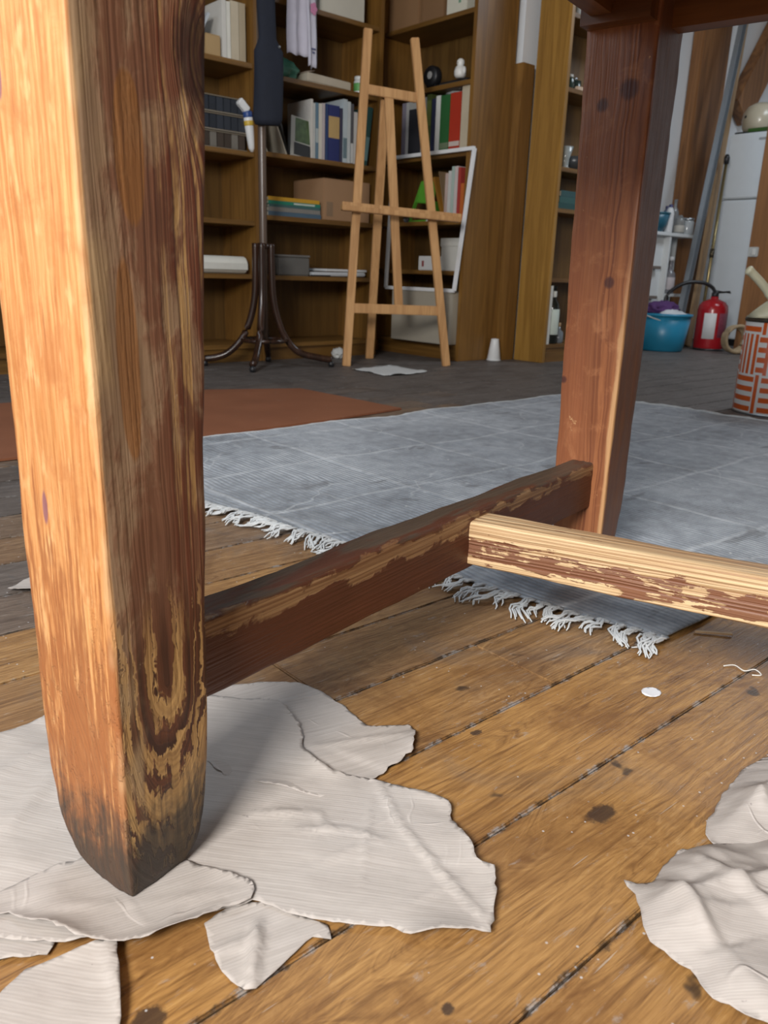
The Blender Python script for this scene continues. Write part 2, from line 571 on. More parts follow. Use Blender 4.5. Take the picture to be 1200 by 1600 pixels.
def mat_paper(name, base, dark, rib_rot, rib=2300.0, crease=1.0):
    t = NT(name)
    ob = t.coord('Object', rot=(0, 0, rib_rot))
    x, y, z = t.sep(ob)
    n1 = t.noise(ob, 9, 5, 0.65)
    m2 = t.n('ShaderNodeMapping')
    t.put(m2.inputs[0], ob)
    m2.inputs[3].default_value = (16, 330, 1)
    n2 = t.noise(m2.outputs[0], 1.0, 3, 0.65)
    ribs = t.math('SINE', t.math('ADD', t.math('MULTIPLY', y, rib), t.math('MULTIPLY', n1, 6.0)))
    f = t.math('MULTIPLY_ADD', ribs, 0.025, t.math('MULTIPLY_ADD', n2, 0.62, t.math('MULTIPLY', n1, 0.38)))
    c = t.ramp(f, (0.30, dark), (0.70, base))
    spot = t.step(t.noise(ob, 150, 2), 0.75, 0.79)
    c = t.mix(t.math('MULTIPLY', spot, 0.5), c, (0.15, 0.13, 0.12))
    # hard wrinkles: edges of warped cells, switched on in patches
    h = t.math('ADD', t.math('MULTIPLY', ribs, 0.035), t.math('MULTIPLY', n1, 1.1))
    for sc_, wd_, lo, amp in ((5.0, 0.012, 0.48, 0.8), (13.0, 0.022, 0.56, 0.5)):
        vo = t.n('ShaderNodeTexVoronoi', feature='DISTANCE_TO_EDGE')
        wv = t.n('ShaderNodeVectorMath', operation='ADD')
        t.put(wv.inputs[0], ob)
        sv = t.n('ShaderNodeVectorMath', operation='SCALE')
        t.put(sv.inputs[0], t.noise(ob, 12, 2, out=1))
        sv.inputs['Scale'].default_value = 0.035
        t.put(wv.inputs[1], sv.outputs[0])
        t.put(vo.inputs['Vector'], wv.outputs[0])
        vo.inputs['Scale'].default_value = sc_
        cre = t.math('MULTIPLY', t.step(vo.outputs['Distance'], wd_, 0.0), t.step(t.noise(ob, sc_ * 0.9, 2), lo, lo + 0.12))
        h = t.math('ADD', h, t.math('MULTIPLY', cre, amp * crease))
        c = t.mix(t.math('MULTIPLY', cre, 0.16), c, tuple(min(1, b * 1.3) for b in base))
    return t.done(c, 0.62, t.bump(h, 0.5, 0.0016), spec=0.3)


def mat_rug():
    t = NT('grey_cotton_weave')
    ob = t.coord('World')
    x, y, z = t.sep(ob)
    n1 = t.noise(ob, 3.0, 4, 0.6)
    n2 = t.noise(ob, 26, 6, 0.75)
    wob = t.math('MULTIPLY', t.noise(ob, 2.2, 2), 0.09)
    m3 = t.n('ShaderNodeMapping')
    t.put(m3.inputs[0], ob)
    m3.inputs[3].default_value = (60, 4, 1)
    ribn = t.noise(m3.outputs[0], 1.0, 3)
    rib = t.math('SINE', t.math('MULTIPLY', t.math('ADD', x, t.math('ADD', t.math('MULTIPLY', wob, 0.9), t.math('MULTIPLY', ribn, 0.008))), 560.0))
    f = t.math('ADD', t.math('MULTIPLY', n2, 0.5), t.math('MULTIPLY', n1, 0.5))
    c = t.ramp(f, (0.36, (0.115, 0.130, 0.150)), (0.50, (0.275, 0.305, 0.345)), (0.64, (0.48, 0.515, 0.555)))
    c = t.mix(t.math('MULTIPLY', t.step(rib, 0.1, -0.9), t.math('MULTIPLY', n1, 1.25)), c, (0.11, 0.124, 0.145))

    def lines(v, per, off):
        q = t.math('FRACT', t.math('MULTIPLY', t.math('ADD', t.math('ADD', v, off), wob), 1 / per))
        return t.step(t.math('ABSOLUTE', t.math('SUBTRACT', q, 0.5)), 0.030, 0.004)
    fold = t.math('MAXIMUM', lines(x, 0.345, 0.03), lines(y, 0.30, 0.10))
    c = t.mix(t.math('MULTIPLY', fold, t.math('MULTIPLY_ADD', n2, 1.3, -0.30)), c, (0.58, 0.605, 0.63))
    sm = t.n('ShaderNodeMapping')
    t.put(sm.inputs[0], ob)
    sm.inputs[3].default_value = (5, 11, 1)
    smear = t.step(t.noise(sm.outputs[0], 1.0, 4, 0.55, 0.5), 0.635, 0.70)
    c = t.mix(t.math('MULTIPLY', smear, 0.6), c, (0.055, 0.058, 0.065))
    vo = t.n('ShaderNodeTexVoronoi')
    t.put(vo.inputs['Vector'], ob)
    vo.inputs['Scale'].default_value = 26
    dot = t.math('MULTIPLY', t.step(vo.outputs['Distance'], 0.09, 0.05), t.step(t.noise(ob, 5, 2), 0.5, 0.56))
    c = t.mix(t.math('MULTIPLY', dot, 0.8), c, (0.66, 0.68, 0.68))
    cr = t.n('ShaderNodeTexVoronoi', feature='DISTANCE_TO_EDGE')
    wv = t.n('ShaderNodeVectorMath', operation='ADD')
    t.put(wv.inputs[0], ob)
    sv = t.n('ShaderNodeVectorMath', operation='SCALE')
    t.put(sv.inputs[0], t.noise(ob, 5, 3, out=1))
    sv.inputs['Scale'].default_value = 0.16
    t.put(wv.inputs[1], sv.outputs[0])
    t.put(cr.inputs['Vector'], wv.outputs[0])
    cr.inputs['Scale'].default_value = 4.5
    wrk = t.math('MULTIPLY', t.step(cr.outputs['Distance'], 0.022, 0.0), t.step(t.noise(ob, 4.5, 2), 0.46, 0.58))
    c = t.mix(t.math('MULTIPLY', wrk, 0.35), c, (0.56, 0.585, 0.61))
    fold = t.math('MAXIMUM', fold, wrk)
    h = t.math('ADD', t.math('MULTIPLY', rib, 0.55), t.math('ADD', t.math('MULTIPLY', fold, 1.4), t.math('MULTIPLY', n2, 0.8)))
    m = t.done(c, 0.62, t.bump(h, 0.5, 0.002), spec=0.45)
    t.b.inputs['Sheen Weight'].default_value = 0.15
    return m


def mat_plaster(col):
    t = NT('painted_plaster')
    w = t.coord('World')
    c = t.mix(t.noise(w, 3, 5), tuple(v * 0.93 for v in col), col)
    return t.done(c, 0.85, t.bump(t.noise(w, 40, 4), 0.15, 0.003))


M_FLOOR = mat_floor()
M_WALL = mat_plaster((0.78, 0.80, 0.82))
M_OAK = wood('oak_veneer', (0.125, 0.056, 0.011), (0.25, 0.122, 0.026), 2, 0.8, 0.42)
M_OAK_H = wood('oak_veneer_across', (0.11, 0.050, 0.010), (0.21, 0.105, 0.024), 0, 0.8, 0.42)
M_OAK_BACK = wood('oak_back_panel', (0.085, 0.042, 0.009), (0.155, 0.082, 0.020), 2, 0.7, 0.5)
M_OAK_PALE = wood('oak_veneer_pale', (0.20, 0.096, 0.016), (0.37, 0.20, 0.042), 2, 0.7, 0.4)
M_BEECH = wood('easel_beech', (0.40, 0.20, 0.075), (0.60, 0.34, 0.145), 2, 0.9, 0.45)
M_TIMBER = wood('roof_timber', (0.12, 0.048, 0.016), (0.30, 0.135, 0.045), 2, 0.5, 0.55)
M_TIMBER2 = wood('pale_timber', (0.20, 0.12, 0.06), (0.36, 0.24, 0.13), 2, 0.6, 0.6)
M_BENT = wood('dark_bentwood', (0.018, 0.009, 0.006), (0.05, 0.022, 0.013), 2, 1, 0.22)
M_STEEL = plain((0.42, 0.45, 0.48), 0.35, 0.9, 0.1)
M_BLACK = plain((0.015, 0.015, 0.017), 0.4)

# ------------------------------------------------------------------ room shell
X0, X1, Y0, YB, YC, YD, XJ, ZC = -1.4, 7.3, -2.6, 3.84, 3.00, 3.42, 3.48, 2.7
M_SUB = plain((0.028, 0.022, 0.018), 0.9, 0, 0.4, 30, bump=0.5)
floor = struct(obj('floor', bx(X0 - 0.2, X1 + 0.2, Y0 - 0.2, YB + 0.2, -0.12, -0.011), M_SUB))
PW = 0.1272
ROW0 = 0.228 - PW * 6


def plank(xa, xb, yc, grey):
    bm = bx(-(xb - xa) / 2 + 0.0007, (xb - xa) / 2 - 0.0007, -PW / 2 + 0.0009, PW / 2 - 0.0009, -0.011, 0.0)
    top = [e for e in bm.edges if all(v.co.z > -0.001 for v in e.verts)]
    bmesh.ops.bevel(bm, geom=top, offset=0.0016, segments=2, affect='EDGES')
    o = obj('plank', bm, M_FLOOR, floor, loc=((xa + xb) / 2, yc, random.uniform(-0.0008, 0.0)))
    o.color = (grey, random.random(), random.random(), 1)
    return o


JOINTS = {8: [0.70, 2.6], 5: [-0.1, 1.9], 6: [1.25], 7: [0.05, 2.1], 4: [0.69, 2.6]}
for k in range(33):
    yc = ROW0 + (k + 0.5) * PW
    js = JOINTS.get(k)
    if js is None:
        js = [random.uniform(-0.1, 1.0)]
    x = js[-1]
    js = list(js)
    while x < X1 - 1.2:
        x += random.uniform(1.5, 2.3)
        js.append(min(x, X1))
    xs = [-0.9] + js
    if xs[-1] < X1:
        xs.append(X1)
    for a, b in zip(xs, xs[1:]):
        if b - a < 0.05:
            continue
        mid = (a + b) / 2
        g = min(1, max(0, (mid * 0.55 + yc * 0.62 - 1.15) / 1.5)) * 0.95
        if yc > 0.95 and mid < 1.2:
            g = max(g, 0.62)  # paints the shade beyond the near leg into these boards' grey
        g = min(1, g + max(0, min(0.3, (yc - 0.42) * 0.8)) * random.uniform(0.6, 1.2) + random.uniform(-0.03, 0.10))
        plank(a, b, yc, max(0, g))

struct(obj('ceiling', bx(X0 - 0.2, X1 + 0.2, Y0 - 0.2, YB + 0.2, ZC + 0.02, ZC + 0.14), M_TIMBER2))
# window wall (behind the camera on the left) with two openings, the second added for fill light
bm = bmesh.new()
for a, b in ((Y0, -1.06), (0.26, 1.6), (2.9, YB)):
    box(bm, X0 - 0.2, X0, a, b, 0, ZC + 0.02)
for a, b in ((-1.06, 0.26), (1.6, 2.9)):
    box(bm, X0 - 0.2, X0, a, b, 0, 1.03)
    box(bm, X0 - 0.2, X0, a, b, 2.15, ZC + 0.02)
struct(obj('wall_left', bm, M_WALL))
M_GLASS = plain((0.9, 0.95, 0.97), 0.02, 0, 0.02, 5, trans=1.0, alpha=0.2)
for i, (a, b) in enumerate(((-1.06, 0.26), (1.6, 2.9))):
    bm = bmesh.new()
    for (ya, yb, za, zb) in ((a, b, 1.03, 1.09), (a, b, 2.09, 2.15), (a, a + 0.06, 1.09, 2.09), (b - 0.06, b, 1.09, 2.09), ((a + b) / 2 - 0.03, (a + b) / 2 + 0.03, 1.09, 2.09)):
        box(bm, X0 - 0.16, X0 - 0.10, ya, yb, za, zb)
    w = struct(obj('window_%d' % (i + 1), bm, plain((0.75, 0.74, 0.71), 0.5)))
    for ya, yb in ((a + 0.06, (a + b) / 2 - 0.03), ((a + b) / 2 + 0.03, b - 0.06)):
        obj('pane', bx(X0 - 0.132, X0 - 0.128, ya, yb, 1.09, 2.09), M_GLASS, w)
struct(obj('wall_front', bx(X0, X1, Y0 - 0.2, Y0, 0, ZC + 0.02), mat_plaster((0.42, 0.40, 0.38))))
struct(obj('wall_back', bx(X0, XJ + 0.02, YB, YB + 0.2, 0, ZC + 0.02), M_WALL))
bm = bx(XJ + 0.02, 4.55, YC, YB + 0.2, 0, ZC + 0.02)
box(bm, 4.55, X1, YD, YB + 0.2, 0, ZC + 0.02)
struct(obj('wall_back_right', bm, M_WALL))
struct(obj('wall_right', bx(X1, X1 + 0.2, Y0, YD, 0, ZC + 0.02), M_WALL))
bm = bx(3.461, 3.499, 2.957, 3.06, 0, 1.49)
box(bm, 3.499, 3.551, 2.957, 2.999, 0, 1.49)
struct(obj('trim_1', bm, M_OAK))


# ------------------------------------------------------------------ bookcases
def bookcase(label, loc, rz, w, d, h, shelves, plinth, side=M_OAK, t=0.024, group=None):
    r = thing('bookcase', label, 'bookcase', loc, rz, group)
    for xa in (0, w - t):
        obj('side_panel', bx(xa, xa + t, 0, d, 0, h, 0.002), side, r)
    obj('back_panel', bx(t, w - t, d - 0.012, d, plinth, h), M_OAK_BACK, r)
    obj('plinth', bx(t, w - t, 0.018, 0.04, 0, plinth - 0.02), M_OAK_H, r)
    obj('top_panel', bx(0, w, -0.005, d, h, h + 0.024, 0.002), M_OAK_H, r)
    for z in shelves:
        obj('shelf', bx(t, w - t, 0.006, d - 0.012, z - 0.022, z, 0.002), M_OAK_H, r)
    return r


YF = 3.48
bookcase('left bookcase unit mostly hidden behind the near table leg', (0.74, YF, 0), 0, 0.73, 0.33, 2.3, (0.085, 0.42, 0.67, 0.97, 1.34, 1.7), 0.085)
bookcase('wooden bookcase unit holding dark boxes and a white paper roll', (1.475, YF, 0), 0, 0.745, 0.33, 2.3, (0.085, 0.42, 0.667, 0.972, 1.346, 1.72), 0.085)
bookcase('wooden bookcase unit behind the coat stand, with leaning books and cardboard box', (2.222, YF, 0), 0, 0.755, 0.33, 2.3, (0.085, 0.418, 0.70, 0.984, 1.322, 1.64, 2.0), 0.085)
bookcase('corner bookcase behind the easel, with red and green binders', (3.16, 3.72, 0), -PI / 2, 0.71, 0.300, 2.3, (0.085, 0.468, 0.722, 1.05, 1.378, 1.69, 2.0), 0.085)
bookcase('bookcase with wide pale side panel beside the far table leg', (3.552, 2.75, 0), 0, 0.9, 0.20, 2.3, (0.098, 0.448, 0.80, 1.0, 1.37, 1.70), 0.098, M_OAK_PALE, 0.026)

# ------------------------------------------------------------------ table
A_C, A_R = Vector((0.180, 0.467, 0)), math.radians(14.0)
B_C, B_R = Vector((1.014, 0.645, 0)), math.radians(11.5)
TABLE_LABEL = 'old worn wooden table with tapered legs and H-shaped foot rails'
table = thing('wooden_table', TABLE_LABEL, 'table', (0.6, 0.2, 0))


def table_leg(corner, rot, mat, se, sn, top, seed, foot, name='leg'):
    """lofted square leg, local x and y run away from the visible corner"""
    bm = bmesh.new()
    zs = [0, 0.002, 0.005, 0.009, 0.014] + [0.02 + 0.006 * i for i in range(24)]
    while zs[-1] < top - 0.012:
        zs.append(zs[-1] + 0.012)
    zs.append(top)
    npf = 14
    rings = []
    for z in zs:
        ex, ey = se(z), sn(z)
        fx0, fx1, fy0, fy1 = foot(z)
        x0, x1, y0, y1 = fx0, ex - fx1, fy0, ey - fy1
        rad = 0.0020 + 0.0030 * max(0, noise.noise(Vector((seed, z * 14, 3))) + 0.5 * noise.noise(Vector((seed, z * 45, 3))))
        ring = []
        cs = ((x0, y0), (x1, y0), (x1, y1), (x0, y1))
        for i in range(4):
            ax, ay = cs[i]
            bx_, by_ = cs[(i + 1) % 4]
            for k in range(npf):
                f = k / npf
                # cluster the points near the corners
                f = 0.5 - 0.5 * math.cos(PI * f)
                px, py = ax + (bx_ - ax) * f, ay + (by_ - ay) * f
                # round the corners
                dx = min(px - x0, x1 - px)
                dy = min(py - y0, y1 - py)
                if dx < rad and dy < rad:
                    cxr = x0 + rad if px < (x0 + x1) / 2 else x1 - rad
                    cyr = y0 + rad if py < (y0 + y1) / 2 else y1 - rad
                    v = Vector((px - cxr, py - cyr))
                    if v.length > 1e-9:
                        v = v.normalized() * rad
                    px, py = cxr + v.x, cyr + v.y
                mx, my = px - (x0 + x1) / 2, py - (y0 + y1) / 2
                g = 0.0009 * fbm((px * 3 + seed, py * 3, z * 0.5), 14) + 0.0007 * fbm((px, py + seed, z * 0.12), 160, 2)
                L = math.hypot(mx, my)
                ring.append(bm.verts.new((px + mx / L * g, py + my / L * g, z)))
        rings.append(ring)
    for a, b in zip(rings, rings[1:]):
        for i in range(len(a)):
            j = (i + 1) % len(a)
            bm.faces.new((a[i], a[j], b[j], b[i]))
    bm.faces.new(rings[0])
    bm.faces.new(rings[-1])
    o = obj(name, bm, mat, None, smooth=True)
    o.parent = table
    o.location = corner - table.location
    o.rotation_euler = (0, 0, rot)
    return o


def lerp_tab(tab):
    def f(z):
        for (za, a), (zb, b) in zip(tab, tab[1:]):
            if z <= zb:
                k = max(0, (z - za) / (zb - za))
                return a + (b - a) * k
        return tab[-1][1]
    return f


cut_far_y = lerp_tab([(0, 0.040), (0.006, 0.030), (0.015, 0.022), (0.03, 0.0125), (0.05, 0.006), (0.08, 0.0015), (0.11, 0), (2, 0)])
cut_far_x = lerp_tab([(0, 0.022), (0.006, 0.017), (0.015, 0.012), (0.03, 0.007), (0.055, 0.003), (0.09, 0.0), (2, 0)])
cut_near = lerp_tab([(0, 0.0025), (0.01, 0.0008), (0.03, 0), (2, 0)])


def footA(z):
    return cut_near(z), cut_far_x(z), cut_near(z), cut_far_y(z)


TOP_Z = 0.86
M_LEGF, M_LEG, M_RAIL, M_RAILW = mat_table('leg_front'), mat_table('leg'), mat_table('rail'), mat_table('rail_worn')
seA = lerp_tab([(0, 0.078), (0.2, 0.082), (0.4, 0.090), (0.6, 0.100), (0.9, 0.108)])
snA = lerp_tab([(0, 0.090), (0.2, 0.0905), (0.4, 0.091), (0.9, 0.10)])
legA = table_leg(A_C + Vector((0, 0, 0.0062)), A_R, M_LEGF, seA, snA, TOP_Z, 1.3, footA)
legA['label'] = 'near leg, sunlit orange on one face, dark flaking varnish on the other'
seB = lerp_tab([(0, 0.06), (0.12, 0.078), (0.3, 0.083), (0.9, 0.095)])
snB = lerp_tab([(0, 0.080), (0.2, 0.086), (0.4, 0.091), (0.9, 0.103)])
legB = table_leg(B_C + Vector((0, 0, 0.004)), B_R, M_LEG, seB, snB, TOP_Z, 5.1, footA)
legB['label'] = 'far leg, reddish brown with small dark knots'
E_D = Vector((math.cos(A_R - 0.035), math.sin(A_R - 0.035), 0))
N_D = Vector((E_D.y, -E_D.x, 0))
TL = 1.75                     # the table runs on to the right, out of the frame
for c, rr, sd in ((A_C + N_D * TL, A_R, 8.0), (B_C + N_D * TL, B_R, 11.0)):
    table_leg(c + Vector((0, 0, 0.001)), rr, M_LEG, seB, snB, TOP_Z, sd, footA)


def worn_rail(p0, p1, width, z0, z1, mat, seed, topround=0.004):
    """rail; local x along it, y from the camera-side face inwards, z up from the lower edge"""
    d = (p1 - p0)
    L = d.length
    bm = bmesh.new()
    h = z1 - z0
    n = max(8, int(L / 0.008))
    rings = []
    for i in range(n + 1):
        x = L * i / n
        rt = topround * (1 + 0.9 * noise.noise(Vector((x * 9, seed, 0))))
        rt = max(0.0015, rt)
        sag = 0.0016 * noise.noise(Vector((x * 5, seed + 4, 1)))
        pr = []
        for (cy, cz, r, a0) in ((0, 0, 0.003, PI), (width, 0, 0.003, 1.5 * PI), (width, h + sag, rt, 0), (0, h + sag, rt, 0.5 * PI)):
            oy = r if cy == 0 else -r
            oz = r if cz == 0 else -r
            for k in range(5):
                a = a0 + 0.5 * PI * k / 4
                pr.append((cy + oy + r * math.cos(a), cz + oz + r * math.sin(a)))
        full = []
        for q in range(len(pr)):
            a, b = pr[q], pr[(q + 1) % len(pr)]
            full.append(a)
            if math.hypot(b[0] - a[0], b[1] - a[1]) > 0.012:
                for f in (0.2, 0.4, 0.6, 0.8):
                    full.append((a[0] + (b[0] - a[0]) * f, a[1] + (b[1] - a[1]) * f))
        ring = []
        for (y, z) in full:
            g = 0.0011 * fbm((x * 0.35, y * 3 + seed, z * 3), 30, 3)
            yy, zz = y - width / 2, z - h / 2
            l = math.hypot(yy, zz)
            ring.append(bm.verts.new((x, y + yy / l * g, z + zz / l * g)))
        rings.append(ring)
    for a, b in zip(rings, rings[1:]):
        for i in range(len(a)):
            j = (i + 1) % len(a)
            bm.faces.new((a[i], a[j], b[j], b[i]))
    bm.faces.new(rings[0])
    bm.faces.new(rings[-1])
    o = obj('foot_rail', bm, mat, table, smooth=True)
    o.location = Vector((p0.x, p0.y, z0)) - table.location
    o.rotation_euler = (0, 0, math.atan2(d.y, d.x))
    return o


# end rail between the two legs in view
p0 = A_C + E_D * 0.075 - N_D * 0.031
p1 = B_C + Vector((0.01, 0, 0)) - N_D * 0.025
ra = worn_rail(p0, p1, 0.040, 0.115, 0.185, M_RAIL, 2.0, 0.006)
ra['label'] = 'dark end rail joining the two legs'
# long middle rail running out to the right
MD = Vector((0.327, -0.945, 0))
q0 = Vector((0.650, 0.636, 0))
side = Vector((-MD.y, MD.x, 0))
rb = worn_rail(q0, q0 + MD * 1.62, 0.047, 0.121, 0.175, M_RAILW, 6.0, 0.007)
rb['label'] = 'long middle rail worn to pale ribbed bare wood'


def rail_box(name, a, b, w, z0, z1, mat, curve=0.0):
    """apron board with a rounded lower corner at each end"""
    d = (b - a)
    L = d.length
    bm = bmesh.new()
    pts = [(0, z1), (0, z0 + curve)]
    if curve:
        for k in range(1, 6):
            t_ = k / 5 * PI / 2
            pts.append((curve * math.sin(t_) * 0.9, z0 + curve - curve * (1 - math.cos(t_))))
        for k in range(5, 0, -1):
            t_ = k / 5 * PI / 2
            pts.append((L - curve * math.sin(t_) * 0.9, z0 + curve - curve * (1 - math.cos(t_))))
    pts += [(L, z0 + curve), (L, z1)]
    vs = [bm.verts.new((x, 0, z)) for x, z in pts]
    f = bm.faces.new(vs)
    e = bmesh.ops.extrude_face_region(bm, geom=[f])
    bmesh.ops.translate(bm, verts=[v for v in e['geom'] if isinstance(v, bmesh.types.BMVert)], vec=(0, w, 0))
    o = obj(name, bm, mat, table)
    o.location = Vector((a.x, a.y, 0)) - table.location
    o.rotation_euler = (0, 0, math.atan2(d.y, d.x))
    return o


M_APRON = wood('apron_board', (0.10, 0.035, 0.010), (0.25, 0.10, 0.03), 0, 0.8, 0.4)
APZ = 0.775
rail_box('apron', A_C + E_D * 0.09 - N_D * 0.050, B_C - N_D * 0.056 - E_D * 0.0, 0.028, APZ + 0.004, TOP_Z, M_APRON, 0.0)
rail_box('corner_block', B_C - N_D * 0.098 - E_D * 0.026, B_C - N_D * 0.004 - E_D * 0.026, 0.026, APZ - 0.006, TOP_Z, M_APRON, 0.0)
rail_box('apron', B_C + N_D * 0.0 + E_D * 0.045, B_C + N_D * (TL - 0.09) + E_D * 0.045, 0.03, APZ - 0.005, TOP_Z, M_APRON, 0.0)
rail_box('apron', A_C + E_D * 0.02, A_C + N_D * (TL - 0.09) + E_D * 0.02, 0.03, APZ, TOP_Z, M_APRON, 0.0)
rail_box('apron', A_C + N_D * (TL - 0.05) + E_D * 0.09, B_C + N_D * (TL - 0.05), 0.03, APZ, TOP_Z, M_APRON, 0.0)
for i in range(4):
    a = A_C - E_D * 0.03 + E_D * (0.27 * i) - N_D * 0.16
    bm = beam((a.x + E_D.x * 0.132 - table.location.x, a.y + E_D.y * 0.132 - table.location.y, TOP_Z + 0.018),
              (a.x + E_D.x * 0.132 + N_D.x * (TL + 0.26) - table.location.x, a.y + E_D.y * 0.132 + N_D.y * (TL + 0.26) - table.location.y, TOP_Z + 0.018), 0.266, 0.035, (0, 0, 1), 0.003)
    obj('top_board', bm, M_APRON, table)


# ------------------------------------------------------------------ rug with fringe
def rug():
    r = tag(bpy.data.objects.new('rug', None), 'faded grey woven cotton rug with pale fringe lying under the table', 'rug')
    lnk(r)
    NX, NY = 150, 120
    bm = bmesh.new()

    def left(y):
        return 0.895 - 0.165 * min(1, max(0, (y - 0.46) / 0.9)) - 0.05 * math.exp(-((y - 0.78) / 0.06) ** 2) * 0 + 0.012 * noise.noise(Vector((y * 7, 0, 2)))

    def right(y):
        return 2.70 + 0.05 * (1.6 - y) / 0.5 * 0.5 + 0.014 * noise.noise(Vector((y * 6, 5, 2)))

    def hgt(x, y):
        z = 0.0055 + 0.0022 * noise.noise(Vector((x * 3, y * 3, 0))) + 0.0016 * noise.noise(Vector((x * 9, y * 9, 4)))
        # a rucked-up wave close to the fringed end
        u = x - left(y)
        z += 0.012 * math.exp(-((u - 0.05) / 0.035) ** 2) * max(0, noise.noise(Vector((y * 4.0, 1.5, 0))) + 0.25)
        # slight lift of the far edge
        z += 0.010 * math.exp(-((1.88 - y) / 0.03) ** 2) * max(0, 0.4 + noise.noise(Vector((x * 5, 0, 9))))
        return max(0.0035, z)
    vv = []
    for j in range(NY + 1):
        y = 0.460 + (1.885 - 0.460) * j / NY
        row = []
        for i in range(NX + 1):
            xl, xr = left(y), right(y)
            x = xl + (xr - xl) * (i / NX) ** 1.15
            yy = y + (0.012 * noise.noise(Vector((x * 4, 8, 1))) if j == NY else 0) - (0.008 * noise.noise(Vector((x * 5, 2, 1))) if j == 0 else 0)
            row.append(bm.verts.new((x, yy, hgt(x, y))))
        vv.append(row)
    for j in range(NY):
        for i in range(NX):
            bm.faces.new((vv[j][i], vv[j][i + 1], vv[j + 1][i + 1], vv[j + 1][i]))
    o = obj('woven_field', bm, mat_rug(), r, smooth=True)
    sd = o.modifiers.new('thickness', 'SOLIDIFY')
    sd.thickness = 0.003
    sd.offset = -1
    # paint splash and pale hems along the edges
    sp = bmesh.new()
    rs = random.Random(8)
    cx_, cy_ = SPLASH
    ctr = sp.verts.new((cx_, cy_, 0.0125))
    rim = []
    for i in range(22):
        a = 2 * PI * i / 22
        q = 0.010 + 0.020 * rs.random() ** 2 * (1 if i % 2 else 0.2)
        rim.append(sp.verts.new((cx_ + q * math.cos(a), cy_ + q * math.sin(a), hgt(cx_, cy_) + 0.0012)))
    for i in range(22):
        sp.faces.new((ctr, rim[i], rim[(i + 1) % 22]))
    ctr.co.z = hgt(cx_, cy_) + 0.0022
    obj('paint_splash', sp, plain((0.72, 0.74, 0.72), 0.5), r)
    mh = plain((0.46, 0.48, 0.49), 0.8, 0, 0.25, 60, bump=0.4)
    ed = [(left(1.885) + (right(1.885) - left(1.885)) * k / 90) for k in range(91)]
    obj('hem', tube([(x_, 1.885 + 0.012 * noise.noise(Vector((x_ * 4, 8, 1))), hgt(x_, 1.885) + 0.001 + 0.003 * max(0, noise.noise(Vector((x_ * 22, 3, 3))))) for x_ in ed], [0.0042 + 0.002 * noise.noise(Vector((x_ * 30, 0, 0))) for x_ in ed], 6), mh, r, smooth=True)
    ey_ = [0.462 + (1.883 - 0.462) * k / 80 for k in range(81)]
    obj('hem', tube([(right(y_), y_, hgt(right(y_), y_) + 0.003 + 0.006 * max(0, noise.noise(Vector((y_ * 18, 3, 3))))) for y_ in ey_], [0.0055 + 0.004 * noise.noise(Vector((y_ * 26, 0, 0))) for y_ in ey_], 6), mh, r, smooth=True)
    mf = plain((0.52, 0.54, 0.55), 0.8, 0, 0.2, 60)
    rnd = random.Random(3)
    y = 0.462
    while y < 1.88:
        x = left(y)
        bm = bmesh.new()
        tw = 0.75 * noise.noise(Vector((y * 9, 4, 4))) * 1.6 + rnd.uniform(-0.2, 0.2)
        ln = rnd.uniform(0.06, 0.10)
        z0 = hgt(x, y)
        ph = rnd.uniform(0, 6)
        for s in range(7):
            yo = rnd.uniform(-0.006, 0.006)
            pts = []
            cur = rnd.uniform(-1, 1)
            l2 = ln * rnd.uniform(0.75, 1.1)
            for k in range(9):
                f = k / 8
                pts.append((x + 0.006 - l2 * f * (1 - 0.25 * f), y + yo * (1 - 0.6 * f) + f * f * l2 * (tw + 0.18 * cur) + 0.006 * f * math.sin(f * 9 + ph) + 0.002 * math.sin(f * 16 + cur * 4),
                            max(0.0018, z0 * (1 - f) * 0.8 + 0.003 + 0.009 * math.sin(f * PI) * rnd.uniform(0.4, 1))))
            tube(pts, [0.0016] * 7 + [0.0013, 0.0008], 5, bm)
        obj('tassel', bm, mf, r, smooth=True)
        y += rnd.uniform(0.016, 0.026)
    return r


SPLASH = (1.262, 0.680)
rug()


